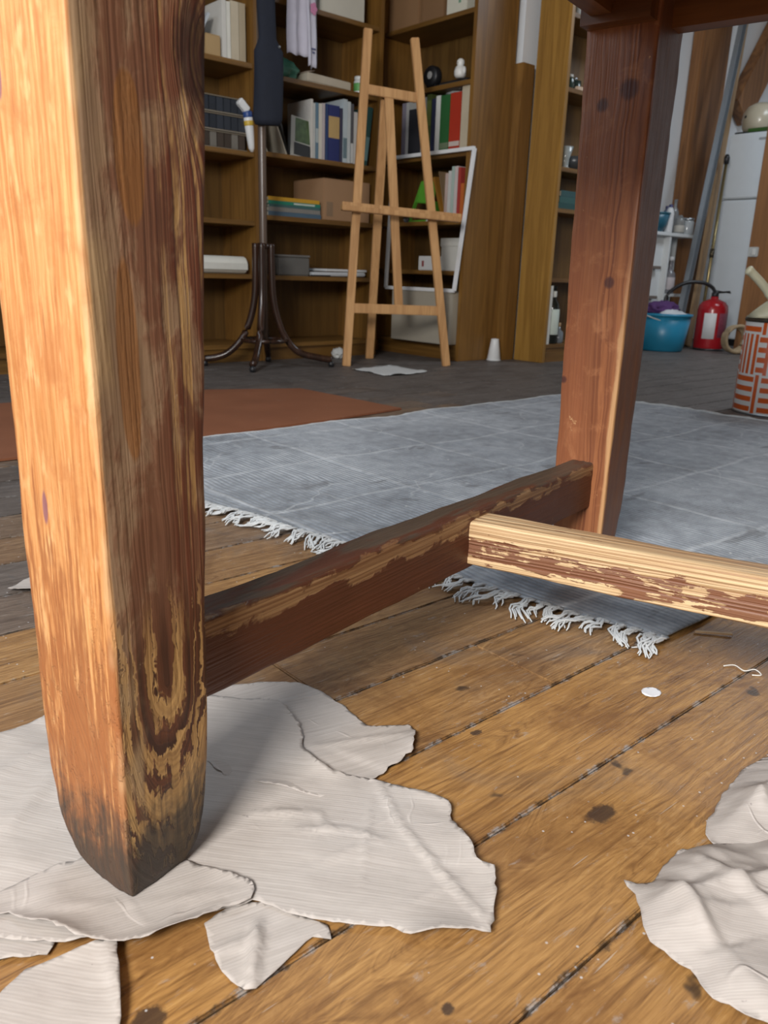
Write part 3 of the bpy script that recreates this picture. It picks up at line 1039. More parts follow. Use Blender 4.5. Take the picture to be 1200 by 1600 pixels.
# ------------------------------------------------------------------ sheets of paper on the floor
def sheet(name, label, cat, outline, mat, base, amp, freq, seed, creases=(), cell=0.0042, jag=0.0022, press=None, sharp=0.0, sharp_step=0.045, lift=0.004, group=None, under=None):
    rnd = random.Random(seed)
    pts = []
    n = len(outline)
    for i in range(n):
        a, b = Vector(outline[i]), Vector(outline[(i + 1) % n])
        L = (b - a).length
        k = max(1, int(L / 0.005))
        nrm = Vector((-(b - a).y, (b - a).x)).normalized()
        for q in range(k):
            p = a + (b - a) * (q / k)
            j = jag * (fbm((p.x, p.y, seed), 90, 3)) if q else 0
            pts.append(p + nrm * j)
    edges = [(i, (i + 1) % len(pts)) for i in range(len(pts))]
    x0, x1 = min(p.x for p in pts), max(p.x for p in pts)
    y0, y1 = min(p.y for p in pts), max(p.y for p in pts)
    allp = list(pts)
    gx = x0
    while gx < x1:
        gy = y0
        while gy < y1:
            allp.append(Vector((gx + rnd.uniform(-.3, .3) * cell, gy + rnd.uniform(-.3, .3) * cell)))
            gy += cell
        gx += cell
    vs, es, fs, *_ = geometry.delaunay_2d_cdt(allp, edges, [], 1, 1e-5)
    bseg = [(pts[i], pts[(i + 3) % len(pts)]) for i in range(0, len(pts), 3)]

    def edged(p):
        best = 9.0
        for a, b in bseg:
            ab = b - a
            t_ = max(0, min(1, (p - a).dot(ab) / max(1e-12, ab.length_squared)))
            best = min(best, (p - a - ab * t_).length_squared)
        return math.sqrt(best)
    def facets(step_, sd):
        """height field of flat random triangles: creased paper"""
        r2 = random.Random(sd)
        fp, fz = [], []
        gx_ = x0 - step_ * 2
        while gx_ < x1 + step_ * 2:
            gy_ = y0 - step_ * 2
            while gy_ < y1 + step_ * 2:
                fp.append(Vector((gx_ + r2.uniform(-.5, .5) * step_, gy_ + r2.uniform(-.5, .5) * step_)))
                gy_ += step_
            gx_ += step_
        v2, _, f2, *_ = geometry.delaunay_2d_cdt(fp, [], [], 0, 1e-6)
        tree = BVHTree.FromPolygons([Vector((p.x, p.y, r2.random() ** 1.3)) for p in v2], [tuple(f) for f in f2])

        def val(p):
            hit = tree.ray_cast(Vector((p.x, p.y, 5)), Vector((0, 0, -1)))
            return hit[0].z if hit[0] else 0.3
        return val
    fa, fb = facets(sharp_step, seed + 1), facets(sharp_step * 0.42, seed + 2)
    bm = bmesh.new()
    bv = []
    for v in vs:
        z = 0.5 + 0.5 * fbm((v.x + seed, v.y, 0), freq, 3)
        z = max(0, z)
        if sharp:
            pw = Vector((v.x + 0.004 * noise.noise(Vector((v.x * 25, v.y * 25, seed))), v.y + 0.004 * noise.noise(Vector((v.x * 25, v.y * 25, seed + 7)))))
            z = z * (1 - sharp) + sharp * (0.78 * fa(pw) + 0.30 * fb(pw))
        z = max(0, z) * amp
        for (ax, ay, bx_, by_, h, w) in creases:
            A, B = Vector((ax, ay)), Vector((bx_, by_))
            t_ = max(0, min(1, (v - A).dot(B - A) / (B - A).length_squared))
            d = (v - (A + (B - A) * t_)).length
            z += h * max(0, 1 - d / w) * (math.sin(PI * min(1, max(0, t_ * 0.9 + 0.05))) ** 0.5)
        e = edged(v)
        if sharp and amp > 0.015:
            k_ = min(1, e / 0.045)
            z *= 0.22 + 0.78 * k_ * (2 - k_)
        z += lift * math.exp(-e / 0.012) * max(0, noise.noise(Vector((v.x * 16, v.y * 16, seed))) + 0.15) * 2
        if under:                      # rises over the sheet beneath it
            z += under(v)
        if press:
            d = (v - Vector(press[:2])).length
            k = min(1, max(0, (d - press[2]) / press[3]))
            z *= k * k * (3 - 2 * k)
        bv.append(bm.verts.new((v.x, v.y, base + z)))
    for f in fs:
        try:
            bm.faces.new([bv[i] for i in f])
        except ValueError:
            pass
    o = obj(name, bm, mat, None, smooth=True)
    if sum(p.normal.z for p in o.data.polygons) < 0:
        o.data.flip_normals()
    sd = o.modifiers.new('thickness', 'SOLIDIFY')
    sd.thickness = 0.0004
    return tag(o, label, cat, group)


M_KRAFT = mat_paper('ribbed_kraft_paper', (0.52, 0.483, 0.452), (0.37, 0.333, 0.306), 0.87)
M_KRAFT2 = mat_paper('ribbed_kraft_paper_turned', (0.51, 0.47, 0.44), (0.36, 0.325, 0.298), 0.25)
M_PACK = mat_paper('crumpled_packing_paper', (0.46, 0.425, 0.40), (0.345, 0.312, 0.29), 0.9, 3400, 2.6)
PRESS = (0.215, 0.500, 0.045, 0.07)
sheet('kraft_paper', 'pale torn paper sheet with rounded lobe, under the back of the largest sheet', 'paper',
      [(0.30, 0.66), (0.368, 0.703), (0.393, 0.704), (0.43, 0.682), (0.462, 0.656), (0.471, 0.629), (0.474, 0.593), (0.468, 0.545), (0.487, 0.528), (0.503, 0.519), (0.499, 0.504), (0.486, 0.494), (0.473, 0.480), (0.413, 0.472), (0.36, 0.48), (0.31, 0.56)],
      M_KRAFT2, 0.0012, 0.005, 7, 3, sharp=0.8, sharp_step=0.05, creases=((0.40, 0.55, 0.50, 0.50, 0.002, 0.006),), lift=0.005)
sheet('kraft_paper', 'largest torn paper sheet spread under the near table leg', 'paper',
      [(0.04, 0.70), (0.171, 0.748), (0.219, 0.757), (0.28, 0.735), (0.361, 0.691), (0.385, 0.668), (0.412, 0.640), (0.420, 0.618), (0.413, 0.585), (0.398, 0.560), (0.390, 0.546), (0.388, 0.522), (0.390, 0.500), (0.409, 0.477), (0.424, 0.449), (0.435, 0.425), (0.443, 0.403), (0.428, 0.384),
       (0.418, 0.352), (0.408, 0.337), (0.412, 0.322), (0.390, 0.301), (0.362, 0.281), (0.340, 0.299), (0.317, 0.316), (0.314, 0.327), (0.283, 0.361), (0.265, 0.386), (0.250, 0.415), (0.20, 0.43), (0.13, 0.46), (0.07, 0.52), (0.0, 0.60)],
      M_KRAFT, 0.0030, 0.0065, 5, 11, press=PRESS, lift=0.006, sharp=0.8, sharp_step=0.06,
      creases=((0.415, 0.468, 0.385, 0.395, 0.0030, 0.004), (0.388, 0.40, 0.368, 0.292, 0.0042, 0.0045), (0.392, 0.447, 0.318, 0.372, 0.0018, 0.0032), (0.318, 0.455, 0.352, 0.43, 0.0026, 0.0045), (0.352, 0.43, 0.365, 0.40, 0.0022, 0.004), (0.36, 0.405, 0.30, 0.415, 0.0016, 0.0035), (0.30, 0.50, 0.345, 0.462, 0.003, 0.006), (0.345, 0.462, 0.335, 0.43, 0.002, 0.004), (0.40, 0.33, 0.33, 0.34, 0.0012, 0.004), (0.13, 0.60, 0.20, 0.66, 0.003, 0.012), (0.09, 0.66, 0.2, 0.70, 0.003, 0.012)))
sheet('kraft_paper', 'torn paper sheet directly beneath the foot of the near leg, lying over the largest sheet', 'paper',
      [(0.085, 0.52), (0.103, 0.533), (0.119, 0.534), (0.148, 0.537), (0.185, 0.532), (0.215, 0.515), (0.236, 0.475), (0.258, 0.430), (0.255, 0.420), (0.248, 0.414), (0.232, 0.417), (0.217, 0.417), (0.196, 0.420), (0.169, 0.427), (0.152, 0.440), (0.136, 0.456), (0.124, 0.479), (0.112, 0.496), (0.108, 0.508)],
      M_KRAFT2, 0.0046, 0.0055, 8, 19, press=(0.215, 0.500, 0.03, 0.06), lift=0.007, sharp=0.8, sharp_step=0.045,
      creases=((0.13, 0.50, 0.24, 0.43, 0.003, 0.008), (0.19, 0.43, 0.22, 0.45, 0.003, 0.006)))
sheet('kraft_paper', 'small folded torn paper scrap with a raised pleat, in front of the largest sheet', 'paper',
      [(0.213, 0.420), (0.240, 0.424), (0.262, 0.405), (0.268, 0.389), (0.281, 0.364), (0.275, 0.352), (0.266, 0.362), (0.238, 0.356), (0.212, 0.350), (0.206, 0.354), (0.203, 0.366), (0.203, 0.382), (0.207, 0.402)],
      M_KRAFT2, 0.0008, 0.0022, 12, 23, lift=0.001, jag=0.0012,
      creases=((0.209, 0.352, 0.243, 0.396, 0.007, 0.006), (0.205, 0.392, 0.236, 0.386, 0.003, 0.007)), cell=0.004)
sheet('kraft_paper', 'squarish pale paper scrap with a folded corner at the lower left', 'paper',
      [(0.095, 0.455), (0.103, 0.459), (0.118, 0.454), (0.146, 0.448), (0.158, 0.441), (0.152, 0.424), (0.145, 0.405), (0.136, 0.383), (0.120, 0.36), (0.085, 0.385), (0.068, 0.43), (0.082, 0.448)],
      M_KRAFT, 0.0008, 0.004, 10, 31, sharp=0.8, sharp_step=0.04, lift=0.003, jag=0.0012, creases=((0.150, 0.440, 0.139, 0.39, 0.003, 0.005),), cell=0.004)
sheet('kraft_paper', 'narrow paper strip peeping out under the sheet beneath the near leg', 'paper',
      [(0.06, 0.50), (0.085, 0.515), (0.115, 0.50), (0.128, 0.472), (0.118, 0.462), (0.10, 0.474), (0.078, 0.483)],
      M_KRAFT, 0.0008, 0.004, 9, 37, lift=0.003)
sheet('packing_paper', 'crumpled packing paper heap at the right edge of the floor', 'paper',
      [(0.70, 0.150), (0.619, 0.205), (0.575, 0.228), (0.542, 0.240), (0.520, 0.240), (0.507, 0.237), (0.493, 0.234), (0.480, 0.250), (0.474, 0.236), (0.464, 0.226), (0.452, 0.216), (0.445, 0.206), (0.445, 0.190), (0.446, 0.176), (0.436, 0.155), (0.440, 0.130), (0.48, 0.07), (0.62, 0.04)],
      M_PACK, 0.001, 0.034, 11, 41, sharp=0.92, sharp_step=0.055, lift=0.0012, jag=0.0015,
      creases=((0.47, 0.22, 0.60, 0.15, 0.008, 0.012), (0.50, 0.235, 0.47, 0.17, 0.006, 0.009), (0.54, 0.235, 0.52, 0.12, 0.006, 0.010)), cell=0.003)
sheet('packing_paper', 'smoother curled packing paper piece behind the crumpled heap at the right edge', 'paper',
      [(0.80, 0.235), (0.741, 0.257), (0.70, 0.262), (0.675, 0.258), (0.648, 0.256), (0.625, 0.250), (0.602, 0.246), (0.585, 0.238), (0.578, 0.228), (0.582, 0.219), (0.60, 0.205), (0.66, 0.175), (0.78, 0.18)],
      M_PACK, 0.001, 0.030, 9, 47, sharp=0.92, sharp_step=0.055, lift=0.0012, jag=0.0012, creases=((0.60, 0.235, 0.73, 0.21, 0.008, 0.014), (0.66, 0.25, 0.64, 0.2, 0.006, 0.012)), cell=0.0032)
sheet('paper_scrap', 'small pale paper corner showing beside the left edge of the near leg', 'paper',
      [(0.292, 1.128), (0.318, 1.150), (0.345, 1.165), (0.38, 1.14), (0.37, 1.09), (0.32, 1.105)],
      M_KRAFT, 0.001, 0.004, 8, 53, lift=0.003)
sheet('paper_sheet', 'flat whitish paper sheet on the dark floor in front of the easel', 'paper',
      [(2.397, 2.973), (2.54, 3.00), (2.676, 3.012), (2.672, 2.87), (2.664, 2.731), (2.52, 2.70), (2.378, 2.718), (2.40, 2.85)],
      mat_paper('plain_paper', (0.66, 0.67, 0.66), (0.55, 0.56, 0.55), 0.2), 0.002, 0.004, 5, 59, cell=0.03, lift=0.004)

# bits lying about
o = sheet('paint_chip', 'small round white chip on the floor boards', 'chip',
          [(0.771 + 0.0125 * math.cos(a), 0.401 + 0.0105 * math.sin(a)) for a in [i * PI / 6 for i in range(12)]],
          plain((0.75, 0.76, 0.80), 0.6), 0.0006, 0.0008, 30, 61, cell=0.004, lift=0.0, jag=0.001)
tag(obj('wood_sliver', beam((0.963, 0.452, 0.002), (0.994, 0.415, 0.003), 0.005, 0.0025, (0, 0, 1), 0.0008), plain((0.55, 0.38, 0.22), 0.6)),
    'thin pale wood sliver on the floor beside the rug corner', 'sliver')
pts = spline([(0.900, 0.380, 0.001), (0.912, 0.372, 0.0015), (0.908, 0.358, 0.001), (0.918, 0.350, 0.003), (0.914, 0.340, 0.001), (0.905, 0.347, 0.001)], 5)
tag(obj('thread', tube(pts, 0.0009, 5), plain((0.75, 0.73, 0.68), 0.8), smooth=True), 'loose curled white thread on the floor at the right', 'thread')

# reddish hardboard lying on the floor behind the rug
hb = bmesh.new()
vs = [hb.verts.new((x, y, 0.002)) for x, y in ((0.50, 1.935), (1.10, 1.925), (1.47, 1.945), (1.825, 1.99), (1.81, 2.30), (1.795, 2.545), (1.47, 2.68), (0.95, 2.72), (0.45, 2.74))]
f = hb.faces.new(vs)
e_ = bmesh.ops.extrude_face_region(hb, geom=[f])
bmesh.ops.translate(hb, verts=[v for v in e_['geom'] if isinstance(v, bmesh.types.BMVert)], vec=(0, 0, 0.006))
t = NT('hardboard')
w_ = t.coord('World')
c_ = t.mix(t.noise(w_, 5, 5), (0.17, 0.058, 0.026), (0.30, 0.115, 0.055))
c_ = t.mix(t.math('MULTIPLY', t.step(t.noise(w_, 30, 5, 0.7), 0.62, 0.7), 0.25), c_, (0.4, 0.3, 0.24))
tag(obj('hardboard_sheet', hb, t.done(c_, 0.55)), 'reddish brown hardboard sheet lying on the floor behind the rug', 'board')


# ------------------------------------------------------------------ easel
def easel():
    r = thing('easel', 'light wooden studio easel standing before the corner bookcase', 'easel', (2.71, 3.0, 0))
    o0 = Vector((2.71, 3.0, 0))
    nn = Vector((0.431, 0.902, 0))

    def part(name, a, b, w, d, up=nn):
        return obj(name, beam(Vector(a) - o0, Vector(b) - o0, w, d, up, 0.003), M_BEECH, r)
    part('leg', (2.471, 3.11, 0), (2.622, 3.182, 1.515), 0.040, 0.024)
    part('leg', (2.944, 2.884, 0), (2.822, 3.083, 1.498), 0.040, 0.024)
    part('mast', (2.775, 3.075, 0.285), (2.708, 3.125, 1.26), 0.042, 0.02)
    part('rear_leg', (2.813, 3.341, 0), (2.722, 3.165, 1.235), 0.042, 0.022)
    part('crossbar', (2.60, 3.17, 1.262), (2.83, 3.062, 1.245), 0.022, 0.042, (0, 0, 1))
    part('crossbar', (2.500, 3.123, 0.278), (2.922, 2.925, 0.272), 0.022, 0.046, (0, 0, 1))
    tr = part('canvas_ledge', (2.445, 3.135, 0.735), (2.985, 2.885, 0.708), 0.050, 0.026, (0, 0, 1))
    obj('ledge_lip', beam(Vector((2.437, 3.118, 0.745)) - o0, Vector((2.977, 2.868, 0.718)) - o0, 0.012, 0.03, (0, 0, 1), 0.002), M_BEECH, tr)
    obj('clamp_knob', lathe([(0, 0), (0.016, 0), (0.016, 0.014), (0.006, 0.016), (0.006, 0.03), (0, 0.03)], 12,
                            M4=Matrix.Translation(Vector((2.765, 3.035, 0.70)) - o0) @ Vector((0, 0, 1)).rotation_difference(-nn).to_matrix().to_4x4()), M_BLACK, r)
    # bare wood is paler in the shadowless lower legs; keep one material
    return r


easel()


# white canvas stretcher frame leaning behind the easel
def white_frame():
    r = thing('canvas_frame', 'thin white empty frame leaning on the corner bookcase behind the easel', 'frame', (3.05, 3.23, 0.365))
    m = plain((0.78, 0.79, 0.80), 0.5)
    c = [Vector((3.112, 3.565, 0.368)), Vector((3.112, 3.02, 0.368)), Vector((3.146, 2.965, 1.055)), Vector((3.146, 3.57, 1.055))]
    o0 = Vector((3.05, 3.23, 0.365))
    for a, b in zip(c, c[1:] + c[:1]):
        obj('frame_bar', beam(a - o0, b - o0, 0.018, 0.016, (1, 0, -0.05), 0.001), m, r)


white_frame()


# ------------------------------------------------------------------ coat stand
def coat_stand():
    cx, cy = 2.10, 3.27
    r = thing('coat_stand', 'dark bentwood coat stand with curved legs before the bookcase', 'coat stand', (cx, cy, 0))
    obj('pole', tube([(0, 0, 0.12), (0, 0, 0.5), (0, 0, 1.0), (0.0, 0, 1.85)], 0.018, 12), plain((0.11, 0.075, 0.055), 0.25, 0, 0.2), r, smooth=True)
    for (fx, fy) in ((0.285, -0.15), (-0.17, -0.165), (-0.24, 0.145), (0.13, 0.17)):
        L = math.hypot(fx, fy)
        ux, uy = fx / L, fy / L
        pr = [(0.036, 0.56), (0.037, 0.45), (0.043, 0.32), (0.066, 0.215), (0.105, 0.13), (0.165, 0.068), (max(0.2, L - 0.06), 0.043), (L, 0.034)]
        leg = obj('leg', tube(spline([(ux * a, uy * a, z) for a, z in pr], 5), 0.0165, 10), M_BENT, r, smooth=True)
        obj('foot', lathe([(0, 0.0), (0.012, 0.001), (0.016, 0.012), (0.013, 0.024), (0, 0.03)], 12, M4=Matrix.Translation((ux * L, uy * L, 0))), M_BLACK, leg, smooth=True)
    ring = [(0.105 * math.cos(a), 0.105 * math.sin(a), 0.125) for a in [i * PI / 14 for i in range(29)]]
    obj('brace_ring', tube(ring, 0.010, 8), M_BENT, r, smooth=True)
    obj('collar', lathe([(0.017, 0.535), (0.03, 0.54), (0.03, 0.556), (0.017, 0.56)], 20), M_BENT, r, smooth=True)
    for k in range(6):
        a = k * PI / 3 + 0.3
        pr = [(0.015, 1.66), (0.05, 1.78), (0.11, 1.86), (0.17, 1.85), (0.19, 1.9)]
        obj('hook', tube(spline([(math.cos(a) * q, math.sin(a) * q, z) for q, z in pr], 4), 0.010, 8), M_BENT, r, smooth=True)
    # dark fabric sleeve hanging on the pole
    s = thing('fabric_sleeve', 'dark navy fabric sleeve hanging from the coat stand', 'sleeve', (cx, cy - 0.045, 1.05))
    bm = bmesh.new()
    nz, na = 26, 28
    rings = []
    for i in range(nz + 1):
        z = 0.62 * i / nz
        if z < 0.02:
            w = 0.052
        elif z < 0.29:
            w = 0.062
        elif z < 0.33:
            w = 0.062 - (z - 0.29) / 0.04 * 0.024
        else:
            w = 0.038
        ring = []
        for k in range(na):
            a = 2 * PI * k / na
            rr = 1 + 0.10 * math.sin(3 * a + z * 5)
            ring.append(bm.verts.new((w * rr * math.cos(a) + 0.004 * math.sin(z * 9), 0.021 * rr * math.sin(a), z)))
        rings.append(ring)
    for a, b in zip(rings, rings[1:]):
        for i in range(na):
            bm.faces.new((a[i], a[(i + 1) % na], b[(i + 1) % na], b[i]))
    bm.faces.new(rings[0])
    bm.faces.new(rings[-1])
    obj('fabric_body', bm, plain((0.007, 0.010, 0.020), 0.85, 0, 0.25, 30), s, smooth=True).rotation_euler = (0, 0, -0.5)
    obj('strap', bx(-0.012, 0.012, -0.003, 0.003, 0.6, 0.86, 0.001), plain((0.012, 0.016, 0.03), 0.8), s)
    obj('snap_button', lathe([(0, 0), (0.006, 0), (0.005, 0.003), (0, 0.004)], 12, M4=Matrix.Translation((0.040, -0.036, 0.305)) @ Matrix.Rotation(PI / 2 + 0.2, 4, 'X')), M_STEEL, s)


coat_stand()

# ------------------------------------------------------------------ things on the shelves
PAGES = plain((0.62, 0.57, 0.47), 0.8, 0, 0.15, 60)


def book(base, rz, th, h, d, col, label, tilt=0.0, band=None, pages=True, cat='book', name='book', group=None, rough=0.5):
    """upright book, spine at local y=0 facing -y, th along x"""
    t_ = 0.003 if th > 0.012 else 0.0015
    bm = bmesh.new()
    box(bm, 0, t_, 0, d, 0, h)
    box(bm, th - t_, th, 0, d, 0, h)
    box(bm, t_, th - t_, 0, t_, 0, h)
    o = obj(name, bm, plain(col, rough), None, loc=base, rot=(0, tilt, rz))
    tag(o, label, cat, group)
    obj('pages', bx(t_, th - t_, t_, d - 0.004, 0.003, h - 0.004), PAGES, o)
    if band:
        za, zb, bc = band
        obj('spine_label', bx(0.001, th - 0.001, -0.0012, 0.0002, za * h, zb * h), plain(bc, 0.6), o)
    return o


def carton(name, label, cat, base, rz, w, d, h, col, lid=None, label_patch=None, tape=None, handle=None):
    r = thing(name, label, cat, base, rz)
    m = plain(col, 0.75, 0, 0.08, 9)
    obj('body', bx(0, w, 0, d, 0, h, 0.003), m, r)
    if lid:
        obj('lid', bx(-0.004, w + 0.004, -0.004, d + 0.004, h - lid, h + 0.003, 0.003), plain(tuple(min(1, c * 1.06) for c in col), 0.75), r)
    else:
        obj('flap', bx(0.002, w / 2 - 0.001, 0.002, d - 0.002, h, h + 0.003), m, r)
        obj('flap', bx(w / 2 + 0.001, w - 0.002, 0.002, d - 0.002, h, h + 0.003), m, r)
    if tape:
        obj('tape', bx(w / 2 - 0.02, w / 2 + 0.02, -0.001, d, h + 0.003, h + 0.004), plain(tape, 0.3), r)
    if label_patch:
        xa, xb, za, zb, c = label_patch
        obj('label_patch', bx(xa, xb, -0.0015, 0, za, zb), plain(c, 0.6), r)
    if handle:
        obj('handle_slot', bx(w / 2 - 0.035, w / 2 + 0.035, -0.002, 0.001, h * handle - 0.01, h * handle + 0.01), plain((0.05, 0.035, 0.02), 0.9), r)
    return r


WHT = (0.66, 0.66, 0.63)
CREAM = (0.60, 0.54, 0.42)
# unit 1, top visible shelf
z = 1.346
for (x, th, h, c, lb) in ((2.055, 0.022, 0.235, (0.62, 0.60, 0.55), 'off-white file with grooved spine, first of the pale files beside the coat stand'),
                          (2.080, 0.018, 0.232, (0.72, 0.70, 0.62), 'thin whitest file, second of the pale files beside the coat stand'),
                          (2.101, 0.040, 0.24, (0.55, 0.47, 0.34), 'thick buff file, third of the pale files beside the coat stand'),
                          (2.144, 0.032, 0.24, (0.46, 0.38, 0.26), 'tan file, nearest of the pale files to the coat stand')):
    book((x, 3.515, z), 0, th, h, 0.22, c, lb, name='document_file', cat='file')
book((1.90, 3.53, z), 0, 0.012, 0.2, 0.2, (0.50, 0.53, 0.56), 'pale grey board slanting against the pale files', tilt=0.5, name='grey_board', cat='board')
carton('small_box', 'small tan carton at the foot of the pale files', 'box', (1.97, 3.512, z), 0, 0.075, 0.06, 0.085, (0.42, 0.28, 0.13))
# unit 1 : stacked dark volume sets
z = 0.972
M_DK = (0.03, 0.035, 0.045)
for i, (zz, hh, c, lb) in enumerate(((0.0, 0.07, (0.055, 0.04, 0.03), 'lowest of three stacked rows of dark cases'), (0.076, 0.068, M_DK, 'middle of three stacked rows of dark cases'), (0.150, 0.068, M_DK, 'topmost of three stacked rows of dark cases'))):
    r = thing('case_rack', lb + ' on the bookcase', 'rack', (1.86, 3.51, z + zz), 0)
    obj('tray', bx(0, 0.31, 0.0, 0.2, 0, 0.006), plain((0.20, 0.17, 0.13), 0.6), r)
    for k in range(8):
        xa = 0.006 + k * 0.0375
        cs = c if (i or k % 3) else (0.20, 0.18, 0.15)
        cc = obj('case', bx(xa, xa + 0.0345, 0.003, 0.19, 0.007, hh - 0.002, 0.002), plain(tuple(v * (0.8 + 0.4 * ((k * 37) % 10) / 10) for v in cs), 0.35), r)
    obj('rack_top', bx(0, 0.31, 0.0, 0.2, hh - 0.002, hh + 0.003), plain((0.16, 0.13, 0.09), 0.6), r)
r = thing('glue_tube', 'white tube with blue cap band and yellow stripe beside the dark cases', 'tube', (2.197, 3.505, z), 0)
r.rotation_euler = (0.0, -0.14, 0)
obj('tube_body', lathe([(0.006, 0.0), (0.017, 0.02), (0.021, 0.1), (0.022, 0.17), (0.020, 0.175), (0, 0.176)], 16), plain((0.75, 0.75, 0.74), 0.4), r, smooth=True)
obj('blue_band', lathe([(0.0223, 0.15), (0.0228, 0.152), (0.0228, 0.172), (0.021, 0.176)], 16), plain((0.02, 0.06, 0.22), 0.4), r, smooth=True)
obj('yellow_stripe', lathe([(0.0216, 0.115), (0.0224, 0.117), (0.0226, 0.134), (0.0216, 0.136)], 16), plain((0.6, 0.4, 0.05), 0.4), r, smooth=True)
obj('cap', beam((0, 0, 0.176), (-0.04, 0.0, 0.222), 0.034, 0.03, (0, 1, 0), 0.004), plain((0.8, 0.8, 0.79), 0.4), r)
# unit 1 : white paper roll
r = thing('paper_roll', 'white paper roll lying on the bookcase shelf', 'paper roll', (1.80, 3.545, 0.42), 0)
obj('roll', lathe([(0.014, 0), (0.040, 0), (0.041, 0.003), (0.041, 0.357), (0.040, 0.36), (0.014, 0.36)], 28, M4=Matrix.Translation((0, 0, 0.0412)) @ Matrix.Rotation(PI / 2, 4, 'Y')), plain((0.70, 0.69, 0.62), 0.7), r, smooth=False)
obj('loose_edge', bx(0.001, 0.359, -0.0425, -0.0405, 0.02, 0.05), plain((0.64, 0.63, 0.57), 0.7), r)

# unit 2 : top
carton('storage_box', 'white lidded box on the top visible shelf above the easel', 'box', (2.60, 3.50, 1.64), 0, 0.26, 0.24, 0.2, (0.60, 0.58, 0.50), lid=0.05)


def hanging_cloth():
    r = thing('tea_towel', 'pale lavender cloth with a pink flower hanging from a high shelf', 'cloth', (2.44, 3.455, 1.64))
    def sheet_(x0, x1, z0, z1, y, seed, col, ragged):
        bm = bmesh.new()
        rows = []
        for j in range(25):
            f = j / 24
            row = []
            for i in range(19):
                u = i / 18
                x = x0 + (x1 - x0) * u + 0.004 * math.sin(f * 5 + seed)
                zb = z0 + ragged * noise.noise(Vector((u * 4, seed, 0)))
                zz = z1 + (zb - z1) * f
                yy = y + 0.006 * math.sin(u * 11 + seed) * (0.4 + f) + 0.003 * noise.noise(Vector((u * 6, f * 6, seed)))
                row.append(bm.verts.new((x, yy, zz)))
            rows.append(row)
        for a, b in zip(rows, rows[1:]):
            for i in range(18):
                bm.faces.new((a[i], a[i + 1], b[i + 1], b[i]))
        o = obj('cloth_layer', bm, plain(col, 0.85, 0, 0.10, 22), r, smooth=True)
        o.modifiers.new('thickness', 'SOLIDIFY').thickness = 0.0015
        return o
    sheet_(-0.072, 0.045, -0.225, 0.20, 0.0, 1.0, (0.52, 0.50, 0.58), 0.012)
    l2 = sheet_(0.035, 0.092, -0.262, 0.20, -0.006, 3.0, (0.50, 0.49, 0.56), 0.03)
    fl = bmesh.new()
    for k in range(5):
        a = k * 2 * PI / 5
        lathe([(0, 0), (0.008, 0.0005), (0, 0.001)], 10, fl, Matrix.Translation((0.062 + 0.010 * math.cos(a), -0.0155, -0.02 + 0.016 * math.sin(a))) @ Matrix.Rotation(PI / 2, 4, 'X') @ Matrix.Scale(1.4, 4))
    obj('printed_flower', fl, plain((0.55, 0.22, 0.36), 0.85), l2)
    ln = bmesh.new()
    box(ln, 0.05, 0.075, -0.0165, -0.0145, -0.19, -0.184)
    box(ln, 0.055, 0.07, -0.0165, -0.0145, -0.205, -0.199)
    obj('printed_mark', ln, plain((0.10, 0.11, 0.22), 0.85), l2)


hanging_cloth()


def lump(name, label, cat, loc, size, col, seed, rough=0.35, amp=0.35):
    bm = bmesh.new()
    bmesh.ops.create_icosphere(bm, subdivisions=4, radius=1)
    for v in bm.verts:
        g = 1 + amp * (1 - 2 * abs(noise.noise(v.co * 2.2 + Vector((seed, 0, 0))))) * 0.6 - amp * abs(noise.noise(v.co * 5 + Vector((0, seed, 0)))) * 0.6
        v.co = Vector((v.co.x * size[0] * g, v.co.y * size[1] * g, max(-0.9, v.co.z * g) * size[2]))
    zmin = min(v.co.z for v in bm.verts)
    for v in bm.verts:
        v.co.z -= zmin
    return tag(obj(name, bm, plain(col, rough, 0, 0.35, 12), None, True, loc), label, cat)


z = 1.322
lump('plastic_bag', 'crumpled green plastic bag on the shelf beside the hanging cloth', 'bag', (2.39, 3.60, z), (0.115, 0.07, 0.055), (0.08, 0.26, 0.19), 2.0)
r = thing('folded_carton', 'flattened cream carton lying on the shelf beneath the hanging cloth', 'carton', (2.52, 3.51, z), 0)
obj('carton_body', beam((0.0, 0.06, 0.028), (0.27, 0.06, 0.022), 0.12, 0.04, (0, 0, 1), 0.004), plain((0.52, 0.46, 0.36), 0.7), r)
obj('carton_flap', beam((0.0, 0.06, 0.05), (0.05, 0.06, 0.062), 0.10, 0.003, (0, 0, 1)), plain((0.48, 0.38, 0.30), 0.7), r)
r = thing('small_jar', 'small white jar with green label behind the easel top', 'jar', (2.862, 3.535, z))
obj('jar_body', lathe([(0, 0), (0.026, 0), (0.028, 0.005), (0.028, 0.06), (0.022, 0.068), (0, 0.068)], 18), plain((0.66, 0.68, 0.66), 0.35), r, True)
obj('lid', lathe([(0.023, 0.067), (0.025, 0.069), (0.025, 0.083), (0, 0.085)], 18), plain((0.72, 0.74, 0.72), 0.4), r, True)
obj('green_label', lathe([(0.0282, 0.014), (0.0286, 0.015), (0.0286, 0.05), (0.0282, 0.051)], 18), plain((0.12, 0.36, 0.10), 0.5), r, True)

